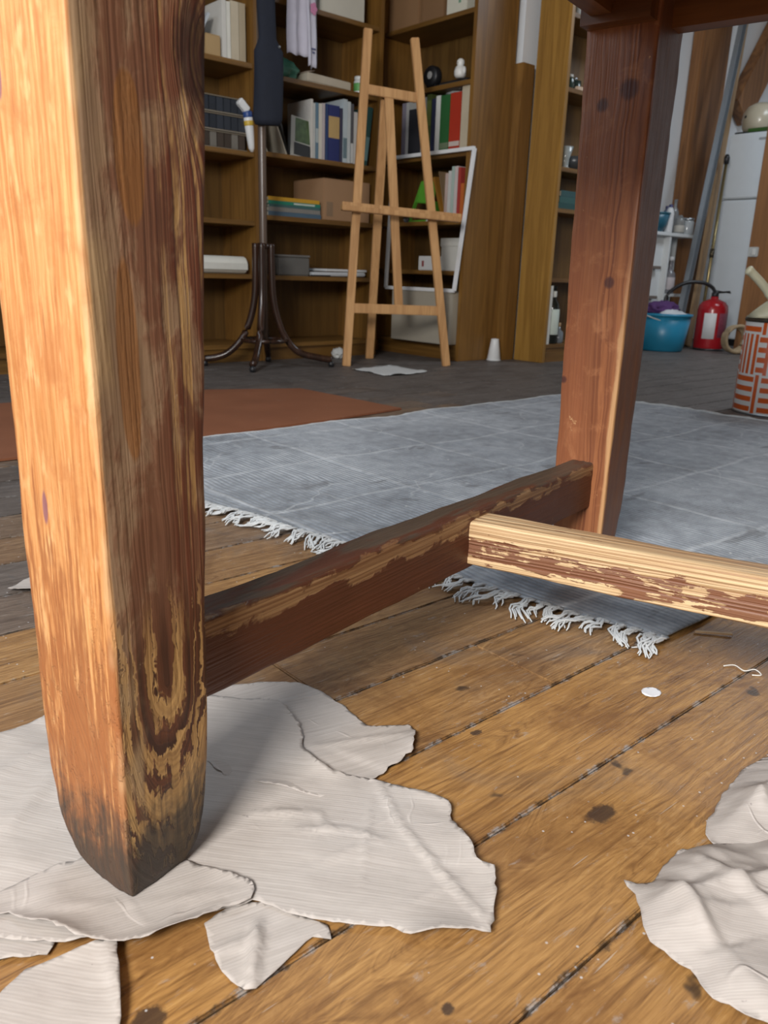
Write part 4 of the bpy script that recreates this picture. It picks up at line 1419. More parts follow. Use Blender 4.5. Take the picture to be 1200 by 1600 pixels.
# unit 2 : row of books
z = 0.984
DB = 0.20
book((2.285, 3.515, z), 0, 0.007, 0.22, DB, (0.34, 0.31, 0.24), 'thin magazine slumped furthest left on the shelf behind the coat stand', tilt=0.62 * -1 + 0.1, name='magazine', cat='magazine')
book((2.40, 3.52, z), 0, 0.006, 0.24, DB, (0.60, 0.55, 0.44), 'cream magazine leaning left beside the coat stand', tilt=-0.42, name='magazine', cat='magazine')
book((2.43, 3.55, z), 0, 0.008, 0.24, DB, (0.05, 0.05, 0.05), 'black magazine leaning left behind the cream one', tilt=-0.30, name='magazine', cat='magazine')
r = thing('picture_card', 'photo print of green leaves propped among the books', 'card', (2.415, 3.508, z), 0)
r.rotation_euler = (-0.12, 0.12, 0)
obj('card', bx(0, 0.12, 0.0, 0.002, 0.0, 0.19), plain((0.42, 0.42, 0.38), 0.5), r)
obj('picture', bx(0.025, 0.12, -0.001, 0, 0.075, 0.185), plain((0.06, 0.10, 0.035), 0.5, 0, 0.9, 40), r)
obj('dark_field', bx(0.02, 0.12, -0.001, 0, 0.012, 0.07), plain((0.012, 0.012, 0.012), 0.5), r)
row = [(2.540, 0.014, 0.270, (0.60, 0.57, 0.52), 'thin tall off-white book, leftmost upright book behind the coat stand', None),
       (2.556, 0.012, 0.255, (0.50, 0.50, 0.47), 'thin greyish book beside the leftmost upright book', None),
       (2.570, 0.018, 0.258, (0.12, 0.20, 0.26), 'dark teal book among the pale books behind the coat stand', (0.3, 0.55, (0.4, 0.45, 0.45))),
       (2.590, 0.020, 0.258, (0.62, 0.58, 0.50), 'cream book left of the navy book', None),
       (2.612, 0.016, 0.262, (0.48, 0.42, 0.42), 'pinkish grey book touching the navy book', None),
       (2.634, 0.012, 0.262, (0.03, 0.06, 0.16), 'very thin dark blue book left of the navy book', None),
       (2.650, 0.070, 0.262, (0.025, 0.035, 0.14), 'thick navy book with orange and white spine label', (0.42, 0.80, (0.50, 0.34, 0.14))),
       (2.724, 0.016, 0.255, (0.05, 0.05, 0.09), 'thin black book right of the navy book', None),
       (2.744, 0.026, 0.300, (0.50, 0.57, 0.60), 'pale blue tall book behind the easel', (0.08, 0.4, (0.15, 0.22, 0.25))),
       (2.772, 0.020, 0.292, (0.56, 0.60, 0.60), 'grey-white tall book between pale blue and black-spined ones', None),
       (2.794, 0.018, 0.285, (0.10, 0.10, 0.11), 'black-spined book with white foot behind the easel', (0.02, 0.35, (0.6, 0.6, 0.58))),
       (2.815, 0.022, 0.250, (0.58, 0.56, 0.53), 'short whitish book behind the left easel leg', None)]
for x, th, h, c, lb, bd in row:
    b = book((x, 3.512, z), 0, th, h, DB, c, lb, band=bd)
book((2.880, 3.512, z), 0, 0.024, 0.29, DB, (0.02, 0.07, 0.065), 'dark green book leaning right beside the left easel leg', tilt=0.13, band=(0.1, 0.5, (0.12, 0.22, 0.22)))
# unit 2 : flat coloured books and cardboard box
z = 0.70
zz = z
for th, c, dx, w, lb in ((0.022, (0.07, 0.12, 0.17), 0.0, 0.32, 'slate blue book at the bottom of the flat stack'), (0.020, (0.22, 0.21, 0.19), 0.0, 0.315, 'grey book second from the bottom of the flat stack'),
                         (0.012, (0.05, 0.12, 0.12), 0.005, 0.31, 'thin dark teal book in the middle of the flat stack'), (0.016, (0.02, 0.20, 0.13), 0.0, 0.315, 'green book with pale spine label in the flat stack'), (0.018, (0.55, 0.30, 0.02), 0.0, 0.31, 'yellow book on top of the flat stack')):
    bm = bmesh.new()
    box(bm, 0, w, 0, 0.22, 0, 0.0025)
    box(bm, 0, w, 0, 0.22, th - 0.0025, th)
    box(bm, 0, w, 0, 0.003, 0.0025, th - 0.0025)
    o = tag(obj('book', bm, plain(c, 0.5), None, loc=(2.29 + dx, 3.515, zz)), lb, 'book', 'flat stack of coloured books')
    obj('pages', bx(0.003, w - 0.003, 0.003, 0.217, 0.0025, th - 0.0025), PAGES, o)
    if c[1] == 0.20:
        obj('spine_label', bx(0.15, 0.28, -0.001, 0, 0.004, th - 0.004), plain((0.5, 0.55, 0.5), 0.6), o)
    zz += th + 0.0005
carton('cardboard_box', 'plain brown cardboard box on the shelf behind the easel ledge', 'box', (2.625, 3.515, z), 0, 0.31, 0.27, 0.20, (0.36, 0.21, 0.11), tape=(0.4, 0.27, 0.13), label_patch=(0.02, 0.06, 0.02, 0.09, (0.26, 0.17, 0.10)))
# unit 2 : lower shelf
z = 0.418
r = thing('plastic_box', 'smoky grey translucent plastic box behind the coat stand', 'box', (2.34, 3.515, z), 0)
obj('tub', bx(0, 0.20, 0, 0.2, 0, 0.092, 0.006), plain((0.13, 0.125, 0.115), 0.3), r)
obj('lid', bx(-0.003, 0.203, -0.003, 0.203, 0.092, 0.102, 0.003), plain((0.16, 0.155, 0.145), 0.3), r)
r = thing('paper_bundle', 'flat bundle of white papers in plastic on the shelf behind the easel', 'papers', (2.555, 3.505, z), 0)
obj('plastic_wrap', beam((0.0, 0.1, 0.012), (0.36, 0.1, 0.016), 0.19, 0.02, (0, 0, 1), 0.005), plain((0.56, 0.58, 0.60), 0.25), r)
obj('papers', bx(0.09, 0.37, 0.008, 0.20, 0.028, 0.040, 0.002), plain((0.66, 0.67, 0.68), 0.5), r)
obj('black_strip', bx(-0.01, 0.11, -0.004, 0.01, 0.0, 0.008), M_BLACK, r)
lump('crumpled_paper', 'small crumpled white paper ball by the plinth under the coat stand bookcase', 'paper', (2.66, 3.42, 0.0), (0.03, 0.03, 0.028), (0.5, 0.5, 0.48), 7.0, 0.7, 0.5)

# right (corner) bookcase: local frame rotated -90 deg; helper in its coordinates: s = distance along -Y from 3.72
RZ = -PI / 2
z = 1.69
carton('cardboard_box', 'large brown cardboard box on the high shelf of the corner bookcase', 'box', (3.185, 3.69, z), RZ, 0.235, 0.24, 0.24, (0.27, 0.15, 0.07), tape=(0.2, 0.12, 0.06))
carton('cardboard_box', 'narrow darker brown carton beside the large box on the high shelf', 'box', (3.20, 3.445, z), RZ, 0.16, 0.22, 0.24, (0.22, 0.12, 0.055), handle=0.7)
carton('storage_box', 'white carton at the right end of the high shelf', 'box', (3.20, 3.265, z), RZ, 0.14, 0.22, 0.2, (0.62, 0.60, 0.50), label_patch=(0.085, 0.10, 0.05, 0.065, (0.15, 0.3, 0.2)))
z = 1.378
r = thing('black_alarm_clock', 'round black clock with white dial on the corner bookcase', 'clock', (3.22, 3.36, z), RZ)
obj('case', lathe([(0, 0.03), (0.045, 0.03), (0.052, 0.02), (0.052, -0.01), (0.047, -0.018), (0, -0.018)], 24, M4=Matrix.Translation((0, 0, 0.060)) @ Matrix.Rotation(PI / 2, 4, 'X')), M_BLACK, r, True)
obj('dial', lathe([(0, 0.0308), (0.018, 0.0308), (0.018, 0.0318), (0, 0.0318)], 18, M4=Matrix.Translation((0.004, 0, 0.064)) @ Matrix.Rotation(PI / 2, 4, 'X')), plain((0.55, 0.55, 0.53), 0.4), r)
for sx in (-0.03, 0.03):
    obj('foot', bx(sx - 0.008, sx + 0.008, -0.015, 0.015, 0, 0.02, 0.002), M_BLACK, r)
r = thing('black_tray', 'long flat black case lying beside the clock', 'case', (3.205, 3.30, z), RZ)
obj('case', bx(0, 0.20, 0, 0.12, 0, 0.022, 0.004), M_BLACK, r)
obj('case_seam', bx(0.002, 0.198, -0.0012, 0.1, 0.010, 0.013), plain((0.06, 0.06, 0.06), 0.3), r)
r = thing('figurine', 'small white owl-shaped figurine on the corner bookcase', 'figurine', (3.20, 3.145, z + 0.0225), RZ)
obj('figure_body', lathe([(0, 0), (0.022, 0.0), (0.03, 0.012), (0.031, 0.03), (0.024, 0.05), (0.016, 0.056), (0.02, 0.066), (0.019, 0.078), (0.010, 0.087), (0, 0.09)], 20), plain((0.78, 0.78, 0.75), 0.35), r, True)
for sx in (-1, 1):
    obj('wing', lathe([(0, -0.022), (0.008, -0.014), (0.010, 0.0), (0.007, 0.012), (0, 0.018)], 10, M4=Matrix.Translation((sx * 0.028, 0, 0.033))), plain((0.72, 0.72, 0.70), 0.4), r, True)
obj('beak', lathe([(0, 0), (0.004, 0.001), (0, 0.009)], 8, M4=Matrix.Translation((0, -0.016, 0.068)) @ Matrix.Rotation(PI / 2, 4, 'X')), plain((0.3, 0.26, 0.18), 0.5), r)
z = 1.05
row = [(3.555, 0.03, 0.28, (0.22, 0.20, 0.25), 'mauve-grey book at the left end of the binder shelf', None),
       (3.523, 0.022, 0.28, (0.42, 0.41, 0.40), 'grey book beside the mauve-grey book on the binder shelf', None),
       (3.499, 0.10, 0.285, (0.36, 0.36, 0.34), 'wide grey box file with black photo panel on the binder shelf', (0.05, 0.85, (0.02, 0.02, 0.025))),
       (3.395, 0.03, 0.29, (0.28, 0.28, 0.27), 'mid grey binder behind the right easel leg', None),
       (3.362, 0.034, 0.30, (0.08, 0.11, 0.03), 'olive dark book on the binder shelf', (0.5, 0.9, (0.16, 0.2, 0.05))),
       (3.325, 0.030, 0.275, (0.03, 0.035, 0.08), 'dark blue book left of the white spine', None),
       (3.293, 0.030, 0.285, (0.68, 0.69, 0.66), 'white-spined book left of the green binder', None),
       (3.258, 0.066, 0.282, (0.025, 0.12, 0.035), 'thick green binder on the corner bookcase', (0.10, 0.2, (0.15, 0.2, 0.12))),
       (3.188, 0.076, 0.285, (0.42, 0.035, 0.015), 'bright red binder with small white label on the corner bookcase', (0.12, 0.2, (0.6, 0.5, 0.45))),
       (3.108, 0.058, 0.315, (0.52, 0.45, 0.33), 'tall cream book at the right end of the binder shelf', None)]
for y, th, h, c, lb, bd in row:
    book((3.185, y, z), RZ, th, h, 0.21, c, lb, band=bd)
lump('clear_wrap', 'crumpled clear plastic wrap lying on top of the binders', 'wrap', (3.27, 3.225, z + 0.287), (0.05, 0.06, 0.012), (0.4, 0.42, 0.42), 4.0, 0.2)
z = 0.722
r = thing('green_folder', 'bright green plastic folder stand on the corner bookcase', 'folder', (3.215, 3.50, z), RZ)
obj('folder_back', beam((0.0, 0.0, 0.0), (0.035, 0.06, 0.215), 0.012, 0.02, (0, 1, 0), 0.002), plain((0.10, 0.33, 0.03), 0.4), r)
obj('folder_panel', beam((0.085, 0.03, 0.10), (0.095, 0.06, 0.215), 0.012, 0.135, (1, 0, 0), 0.003), plain((0.11, 0.38, 0.035), 0.4), r)
obj('folder_base', bx(0.0, 0.15, 0.0, 0.10, 0.0, 0.012, 0.003), plain((0.10, 0.30, 0.03), 0.4), r)
obj('folder_side', bx(0.142, 0.152, 0.0, 0.1, 0.012, 0.11, 0.003), plain((0.10, 0.33, 0.03), 0.4), r)
r = thing('paper_stack', 'low stack of white papers beside the green folder', 'papers', (3.19, 3.34, z), RZ)
for k in range(4):
    obj('sheet', bx(0.003 * k, 0.085 + 0.004 * k, 0.002 * k, 0.2, 0.006 * k, 0.006 * k + 0.005), plain((0.58, 0.58, 0.56), 0.6), r)
book((3.195, 3.222, z), RZ, 0.016, 0.235, 0.18, (0.55, 0.26, 0.04), 'orange book leaning left beside the green folder', tilt=-0.36)
book((3.205, 3.202, z), RZ, 0.006, 0.26, 0.19, (0.34, 0.23, 0.13), 'brown card folder leaning left behind the pale books', tilt=-0.28, name='card_folder', cat='folder')
for y, th, h, c, lb in ((3.198, 0.020, 0.235, (0.55, 0.42, 0.38), 'pink thin book first of the small pale books'), (3.176, 0.022, 0.245, (0.58, 0.58, 0.56), 'white thin book second of the small pale books'),
                        (3.152, 0.020, 0.265, (0.40, 0.50, 0.45), 'mint thin book in the middle of the small pale books'), (3.130, 0.022, 0.265, (0.60, 0.52, 0.50), 'rosy white book fourth of the small pale books'),
                        (3.106, 0.020, 0.258, (0.40, 0.05, 0.04), 'thin red book behind the white frame bar'), (3.083, 0.024, 0.18, (0.50, 0.13, 0.03), 'short orange-red book at the end of the shelf behind the white frame')):
    book((3.185, y, z), RZ, th, h, 0.2, c, lb)
z = 0.468
carton('storage_box', 'large white lidded box on the lower shelf of the corner bookcase', 'box', (3.205, 3.225, z), RZ, 0.165, 0.21, 0.165, (0.58, 0.57, 0.52), lid=0.04)
carton('storage_box', 'small white box with a red mark, left of the large white lidded box', 'box', (3.19, 3.385, z), RZ, 0.15, 0.2, 0.072, (0.60, 0.60, 0.59), label_patch=(0.03, 0.045, 0.02, 0.05, (0.25, 0.04, 0.04)))
carton('carton', 'big beige carton in the lowest bay of the corner bookcase', 'carton', (3.10, 3.495, 0.087), RZ, 0.455, 0.32, 0.268, (0.38, 0.34, 0.27))

# third bookcase
z = 1.70
carton('storage_box', 'pale blue white box at the top of the bookcase by the far leg', 'box', (3.69, 2.79, z), 0, 0.2, 0.14, 0.14, (0.50, 0.56, 0.60))
z = 1.37
r = thing('jar', 'dark green jar with pale lid on the shelf by the far leg', 'jar', (3.655, 2.815, z))
obj('glass', lathe([(0, 0), (0.028, 0), (0.03, 0.01), (0.03, 0.05), (0.022, 0.06), (0, 0.06)], 18), plain((0.03, 0.05, 0.04), 0.2), r, True)
obj('lid', lathe([(0.023, 0.059), (0.024, 0.06), (0.024, 0.072), (0, 0.074)], 18), plain((0.5, 0.5, 0.47), 0.4), r, True)
r = thing('jar', 'black squat jar with silver knob on the shelf by the far leg', 'jar', (3.725, 2.825, z))
obj('glass', lathe([(0, 0), (0.03, 0), (0.032, 0.01), (0.03, 0.055), (0, 0.06)], 18), plain((0.02, 0.035, 0.03), 0.25), r, True)
obj('knob', lathe([(0, 0.06), (0.008, 0.062), (0.009, 0.07), (0, 0.076)], 12), M_STEEL, r, True)
r = thing('wood_offcut', 'short pale wood offcut lying before the jars by the far leg', 'offcut', (3.67, 2.762, z))
obj('offcut', bx(0, 0.16, 0, 0.02, 0, 0.018, 0.002), plain((0.6, 0.46, 0.34), 0.6), r)
z = 1.0
r = thing('glass_vase', 'clear grey glass vase on the shelf by the far leg', 'vase', (3.69, 2.82, z))
obj('vessel', lathe([(0, 0), (0.035, 0), (0.02, 0.015), (0.022, 0.05), (0.04, 0.11), (0.037, 0.11), (0.019, 0.05), (0, 0.02)], 20), plain((0.30, 0.33, 0.33), 0.1), r, True)
r = thing('dark_bowl', 'dark sloping bowl beside the glass vase by the far leg', 'bowl', (3.80, 2.84, z))
obj('bowl', lathe([(0, 0), (0.03, 0), (0.06, 0.03), (0.075, 0.07), (0.071, 0.07), (0.056, 0.033), (0, 0.008)], 24), plain((0.05, 0.055, 0.06), 0.3), r, True)
z = 0.80
for i, (c, lb) in enumerate((((0.015, 0.07, 0.07), 'teal flat book at the bottom by the far leg'), ((0.03, 0.10, 0.095), 'middle teal flat book by the far leg'), ((0.025, 0.08, 0.085), 'topmost teal flat book by the far leg'))):
    bm = bmesh.new()
    box(bm, 0, 0.24, 0, 0.15, 0, 0.003)
    box(bm, 0, 0.24, 0, 0.15, 0.027, 0.03)
    box(bm, 0, 0.24, 0, 0.003, 0.003, 0.027)
    o = tag(obj('book', bm, plain(c, 0.5), None, loc=(3.60 + 0.01 * i, 2.77, z + i * 0.0305)), lb, 'book', 'teal flat books')
    obj('pages', bx(0.003, 0.237, 0.003, 0.147, 0.003, 0.027), PAGES, o)
z = 0.098
book((3.584, 2.765, z), 0, 0.034, 0.31, 0.16, (0.62, 0.62, 0.58), 'white book standing beside the dark bottle in the lowest bay', band=None)
r = thing('bottle', 'dark bottle with long pale label in the lowest bay by the far leg', 'bottle', (3.672, 2.80, z))
obj('glass', lathe([(0, 0), (0.037, 0), (0.039, 0.006), (0.039, 0.19), (0.034, 0.215), (0.016, 0.24), (0.014, 0.30), (0.016, 0.302), (0.016, 0.31), (0, 0.31)], 24), plain((0.012, 0.014, 0.012), 0.12), r, True)
obj('label_band', lathe([(0.0392, 0.05), (0.0396, 0.051), (0.0396, 0.185), (0.0392, 0.186)], 24), plain((0.55, 0.62, 0.56), 0.6), r, True)
obj('neck_label', lathe([(0.0165, 0.25), (0.0172, 0.252), (0.0172, 0.28), (0.0165, 0.282)], 16), plain((0.6, 0.6, 0.55), 0.6), r, True)
r = thing('small_bottle', 'little clear bottle with cork beside the dark bottle', 'bottle', (3.745, 2.80, z))
obj('glass', lathe([(0, 0), (0.026, 0), (0.028, 0.01), (0.026, 0.06), (0.01, 0.075), (0.01, 0.09), (0, 0.09)], 18), plain((0.16, 0.18, 0.20), 0.08), r, True)
obj('cork', lathe([(0, 0.088), (0.009, 0.09), (0.01, 0.11), (0, 0.112)], 12), plain((0.42, 0.28, 0.16), 0.7), r, True)

# white upturned cup on the floor between the two bookcases
r = thing('plastic_cup', 'white upturned plastic cup on the floor between two bookcases', 'cup', (3.40, 2.965, 0))
obj('cup', lathe([(0.036, 0), (0.038, 0.003), (0.022, 0.112), (0.02, 0.118), (0, 0.12)], 20), plain((0.72, 0.73, 0.73), 0.4), r, True)
obj('rim', lathe([(0.036, 0.0), (0.040, 0.001), (0.040, 0.006), (0.036, 0.007)], 20), plain((0.7, 0.71, 0.71), 0.4), r, True)

# ------------------------------------------------------------------ right-hand corner
tag(obj('timber_post', bx(5.815, 6.20, 3.33, 3.415, 0, ZC, 0.006), M_TIMBER), 'knotty brown timber post beside the white wall', 'post')
tag(obj('timber_post', bx(5.36, 5.52, 2.33, 2.56, 0, ZC, 0.006), M_TIMBER), 'rough brown timber post in front of the refrigerator', 'post')
r = thing('switch', 'small grey wall switch screwed to the post before the refrigerator', 'switch', (5.361, 2.52, 0.62), 0)
obj('plate', bx(-0.022, 0, -0.03, 0.03, 0, 0.06, 0.003), plain((0.45, 0.46, 0.45), 0.5), r)
obj('rocker', bx(-0.03, -0.022, -0.02, 0.0, 0.012, 0.048, 0.002), plain((0.62, 0.62, 0.60), 0.5), r)
tag(obj('timber_brace', beam((6.52, 3.37, 1.72), (7.2, 3.37, 2.66), 0.26, 0.085, (0, 1, 0), 0.005), M_TIMBER), 'slanting timber brace on the white wall above the refrigerator', 'brace')


def leaning(name, label, cat, a, b, w, d, mat, up=(0, 1, 0)):
    return tag(obj(name, beam(a, b, w, d, up, 0.003), mat), label, cat)


o = thing('steel_rail', 'grey steel rail leaning beside the timber post', 'rail', (5.35, 3.0, 0))
obj('rail_web', beam((0, 0, 0.004), (0.66, 0.16, 2.34), 0.055, 0.008, (0, 1, 0), 0.001), M_STEEL, o)
for s in (-1, 1):
    obj('rail_flange', beam((s * 0.026, -0.014, 0.004), (0.66 + s * 0.026, 0.146, 2.34), 0.006, 0.034, (0, 1, 0), 0.001), M_STEEL, o)
leaning('wooden_board', 'broad pale board leaning between steel rail and refrigerator', 'board', (5.54, 2.985, 0.004), (6.12, 3.2, 2.34), 0.075, 0.022, M_TIMBER2)
leaning('wooden_batten', 'narrow pale batten leaning beside the broad pale board', 'board', (5.62, 3.03, 0.004), (6.20, 3.26, 2.34), 0.045, 0.022, M_TIMBER2)
r = thing('brass_rod', 'thin brass pole with dark tip leaning against the refrigerator', 'pole', (5.52, 2.90, 0))
obj('rod', tube([(0, 0, 0.004), (0.29, 0.13, 1.26)], 0.011, 10), plain((0.34, 0.27, 0.13), 0.3, 0.8), r, True)
obj('tip', lathe([(0, 0), (0.018, 0.01), (0.02, 0.05), (0.012, 0.07), (0, 0.075)], 12, M4=Matrix.Translation((0.29, 0.13, 1.25))), M_BLACK, r, True)
obj('joint', tube([(0.143, 0.064, 0.62), (0.157, 0.0703, 0.68)], 0.016, 10), plain((0.10, 0.08, 0.05), 0.3, 0.7), r, True)

# refrigerator, door towards the camera side
r = thing('refrigerator', 'tall white two-door refrigerator behind the leaning boards', 'refrigerator', (5.98, 3.12, 0), -PI / 2)
MW = plain((0.66, 0.71, 0.75), 0.35, 0, 0.04)
obj('cabinet', bx(0, 0.58, 0.05, 0.58, 0.03, 1.48, 0.008), MW, r)
obj('lower_door', bx(0.002, 0.578, 0.0, 0.048, 0.05, 1.03, 0.008), MW, r)
obj('upper_door', bx(0.002, 0.578, 0.0, 0.048, 1.042, 1.478, 0.008), MW, r)
obj('base_grille', bx(0.02, 0.56, 0.03, 0.05, 0.0, 0.045), M_BLACK, r)
for z in (0.93, 1.12):
    obj('door_handle', bx(0.53, 0.55, -0.02, 0.0, z - 0.06, z + 0.06, 0.004), plain((0.5, 0.53, 0.55), 0.4), r)
obj('badge', bx(0.22, 0.27, -0.002, 0, 1.425, 1.44), plain((0.3, 0.32, 0.34), 0.4), r)
r = thing('black_tray', 'black tray with green rim on top of the refrigerator', 'tray', (6.0, 3.10, 1.48), -PI / 2)
obj('tray_base', bx(0, 0.42, 0, 0.34, 0, 0.012, 0.004), M_BLACK, r)
obj('green_rim', bx(0.10, 0.42, -0.006, 0.0, 0.004, 0.028, 0.002), plain((0.03, 0.09, 0.01), 0.5), r)
r = thing('helmet', 'cream dome-shaped helmet standing on the refrigerator', 'helmet', (6.13, 2.99, 1.493), 0)
dome = [(0.0, 0.20), (0.05, 0.195), (0.09, 0.172), (0.115, 0.13), (0.12, 0.08), (0.112, 0.03), (0.095, 0.0), (0.09, 0.0), (0.105, 0.03), (0.113, 0.08), (0.108, 0.128), (0.085, 0.165), (0.05, 0.187), (0, 0.192)]
obj('dome', lathe(dome, 28), plain((0.50, 0.45, 0.34), 0.25), r, True)
obj('rivet', lathe([(0, 0), (0.012, 0.002), (0.008, 0.008), (0, 0.01)], 10, M4=Matrix.Translation((-0.10, 0.055, 0.10)) @ Matrix.Rotation(-PI / 2, 4, 'Y')), M_BLACK, r)
obj('visor_band', tube([(0.122 * math.cos(a), 0.122 * math.sin(a), 0.07 + 0.03 * math.sin(a)) for a in [-1.6 + i * 0.16 for i in range(12)]], 0.008, 6), M_BLACK, r, True)
r = thing('glass_cup', 'small clear glass cup beside the cream helmet', 'cup', (6.09, 2.83, 1.493), 0)
obj('cup', lathe([(0, 0), (0.03, 0), (0.035, 0.1), (0.032, 0.1), (0.027, 0.006), (0, 0.005)], 18), plain((0.5, 0.52, 0.55), 0.1), r, True)

# white shelf unit
r = thing('shelf_unit', 'low white open shelf unit against the wall', 'shelf unit', (4.93, 3.11, 0))
MU = plain((0.66, 0.69, 0.70), 0.45, 0, 0.05)
obj('shelf_top', bx(-0.01, 0.71, -0.01, 0.225, 0.752, 0.775, 0.003), MU, r)
obj('shelf_side', bx(0, 0.02, 0, 0.22, 0, 0.752, 0.002), MU, r)
obj('shelf_divider', bx(0.40, 0.42, 0, 0.22, 0, 0.752, 0.002), MU, r)
obj('shelf_side', bx(0.69, 0.71, 0.12, 0.22, 0, 0.752, 0.002), MU, r)
obj('back_board', bx(0.02, 0.40, 0.045, 0.052, 0.02, 0.752), MU, r)
for z in (0.33, 0.53):
    obj('inner_shelf', bx(0.02, 0.33, 0.0, 0.045, z, z + 0.02, 0.002), plain((0.16, 0.13, 0.11), 0.6), r)
obj('inner_shelf', bx(0.42, 0.69, 0.0, 0.22, 0.345, 0.365, 0.002), MU, r)


def bottle(label, loc, rad, h, neck, col, lab=None, cap=None, name='bottle', rough=0.1):
    r = thing(name, label, 'bottle', loc)
    sh = h * neck
    obj('glass', lathe([(0, 0), (rad * 0.95, 0), (rad, 0.008), (rad, sh), (rad * 0.85, sh + 0.02), (rad * 0.38, sh + 0.045), (rad * 0.36, h - 0.01), (rad * 0.42, h - 0.008), (rad * 0.42, h), (0, h)], 20), plain(col, rough), r, True)
    if lab:
        obj('label_band', lathe([(rad + 0.0004, lab[0] * h), (rad + 0.001, lab[0] * h + 0.001), (rad + 0.001, lab[1] * h), (rad + 0.0004, lab[1] * h + 0.001)], 20), plain(lab[2], 0.6), r, True)
    if cap:
        obj('cap', lathe([(rad * 0.46, h - 0.022), (rad * 0.5, h - 0.02), (rad * 0.5, h + 0.004), (0, h + 0.006)], 16), plain(cap, 0.4), r, True)
    return r


ZT = 0.775
r = thing('paint_carton', 'beige striped packet standing behind the teal bowl', 'packet', (5.14, 3.24, ZT), 0.2)
obj('packet', bx(0, 0.17, 0, 0.06, 0, 0.31, 0.006), plain((0.30, 0.25, 0.17), 0.7, 0, 0.35, 40), r)
obj('packet_band', bx(-0.001, 0.171, -0.001, 0.061, 0.17, 0.22), plain((0.42, 0.38, 0.30), 0.7), r)
r = thing('teal_bowl', 'teal plastic bowl on the white shelf unit', 'bowl', (5.21, 3.165, ZT))
obj('bowl', lathe([(0, 0), (0.05, 0), (0.075, 0.05), (0.09, 0.12), (0.086, 0.12), (0.07, 0.05), (0, 0.006)], 28), plain((0.02, 0.11, 0.17), 0.35), r, True)
obj('rim', lathe([(0.085, 0.115), (0.094, 0.117), (0.094, 0.124), (0.085, 0.125)], 28), plain((0.03, 0.14, 0.20), 0.35), r, True)
bottle('slim white bottle with dark blue cap on the white shelf unit', (5.33, 3.135, ZT), 0.027, 0.18, 0.7, (0.62, 0.64, 0.66), cap=(0.03, 0.04, 0.14), rough=0.4)
bottle('dark blue-grey bottle behind the slim white bottle', (5.43, 3.22, ZT), 0.028, 0.18, 0.7, (0.10, 0.12, 0.18), cap=(0.05, 0.05, 0.12), rough=0.3)
bottle('clear glass bottle in the middle of the white shelf unit', (5.50, 3.15, ZT), 0.036, 0.125, 0.62, (0.22, 0.23, 0.23), (0.1, 0.45, (0.45, 0.44, 0.40)))
bottle('tall clear bottle behind the squat glass jars', (5.585, 3.25, ZT), 0.03, 0.24, 0.6, (0.20, 0.21, 0.22))
r = thing('glass_jar', 'squat glass jar with bright metal lid at the shelf unit end', 'jar', (5.592, 3.14, ZT))
obj('glass', lathe([(0, 0), (0.042, 0), (0.045, 0.008), (0.045, 0.085), (0.038, 0.095), (0, 0.095)], 20), plain((0.38, 0.41, 0.43), 0.1), r, True)
obj('lid', lathe([(0.038, 0.093), (0.042, 0.095), (0.042, 0.112), (0, 0.113)], 20), M_STEEL, r, True)
bottle('clear spirit bottle with white label in the lower bay of the white shelf unit', (5.47, 3.16, 0.365), 0.04, 0.25, 0.5, (0.20, 0.20, 0.22), (0.12, 0.45, (0.52, 0.48, 0.50)), (0.55, 0.55, 0.56))

# turquoise bucket
r = thing('bucket', 'turquoise plastic bucket on the floor beside the fire extinguisher', 'bucket', (5.035, 2.905, 0))
MBK = plain((0.015, 0.20, 0.34), 0.35, 0, 0.08)
obj('pail', lathe([(0, 0.0), (0.13, 0.0), (0.14, 0.008), (0.172, 0.235), (0.165, 0.235), (0.134, 0.012), (0, 0.010)], 36), MBK, r, True)
obj('rim', lathe([(0.168, 0.225), (0.180, 0.228), (0.181, 0.243), (0.165, 0.245)], 36), MBK, r, True)
obj('handle_loop', tube([(0.182 * math.cos(a), 0.03 + 0.182 * math.sin(a) * 0.9, 0.232 - 0.05 * math.sin(a - PI)) for a in [PI + i * PI / 16 for i in range(17)]], 0.005, 6), plain((0.55, 0.57, 0.58), 0.4), r, True)
o = lump('rag', 'white rags filling the turquoise bucket', 'rag', (5.05, 2.90, 0.155), (0.135, 0.135, 0.06), (0.50, 0.52, 0.54), 9.0, 0.85)
lump('purple_cloth', 'dark purple cloth stuffed in the back of the turquoise bucket', 'cloth', (5.06, 2.955, 0.225), (0.16, 0.085, 0.05), (0.07, 0.02, 0.11), 12.0, 0.8)

# fire extinguisher
r = thing('fire_extinguisher', 'red fire extinguisher with black hose standing on the floor', 'fire extinguisher', (5.43, 2.775, 0))
MR = plain((0.36, 0.012, 0.018), 0.22, 0, 0.08)
obj('cylinder', lathe([(0, 0.0), (0.09, 0.0), (0.098, 0.012), (0.1, 0.03), (0.1, 0.27), (0.094, 0.30), (0.075, 0.325), (0.04, 0.34), (0.026, 0.345), (0.026, 0.36), (0, 0.36)], 32), MR, r, True)
obj('label_sheet', lathe([(0.1003, 0.08), (0.1012, 0.081), (0.1012, 0.25), (0.1003, 0.251)], 10, M4=Matrix.Rotation(math.radians(178), 4, 'Z'), ang=math.radians(46)), plain((0.62, 0.62, 0.62), 0.5), r, True)
obj('text_panel', lathe([(0.1003, 0.09), (0.1012, 0.091), (0.1012, 0.25), (0.1003, 0.251)], 10, M4=Matrix.Rotation(math.radians(235), 4, 'Z'), ang=math.radians(50)), plain((0.22, 0.05, 0.08), 0.5, 0, 0.7, 90), r, True)
v = obj('valve', lathe([(0.02, 0.355), (0.024, 0.357), (0.024, 0.385), (0.015, 0.39), (0, 0.392)], 16), M_BLACK, r, True)
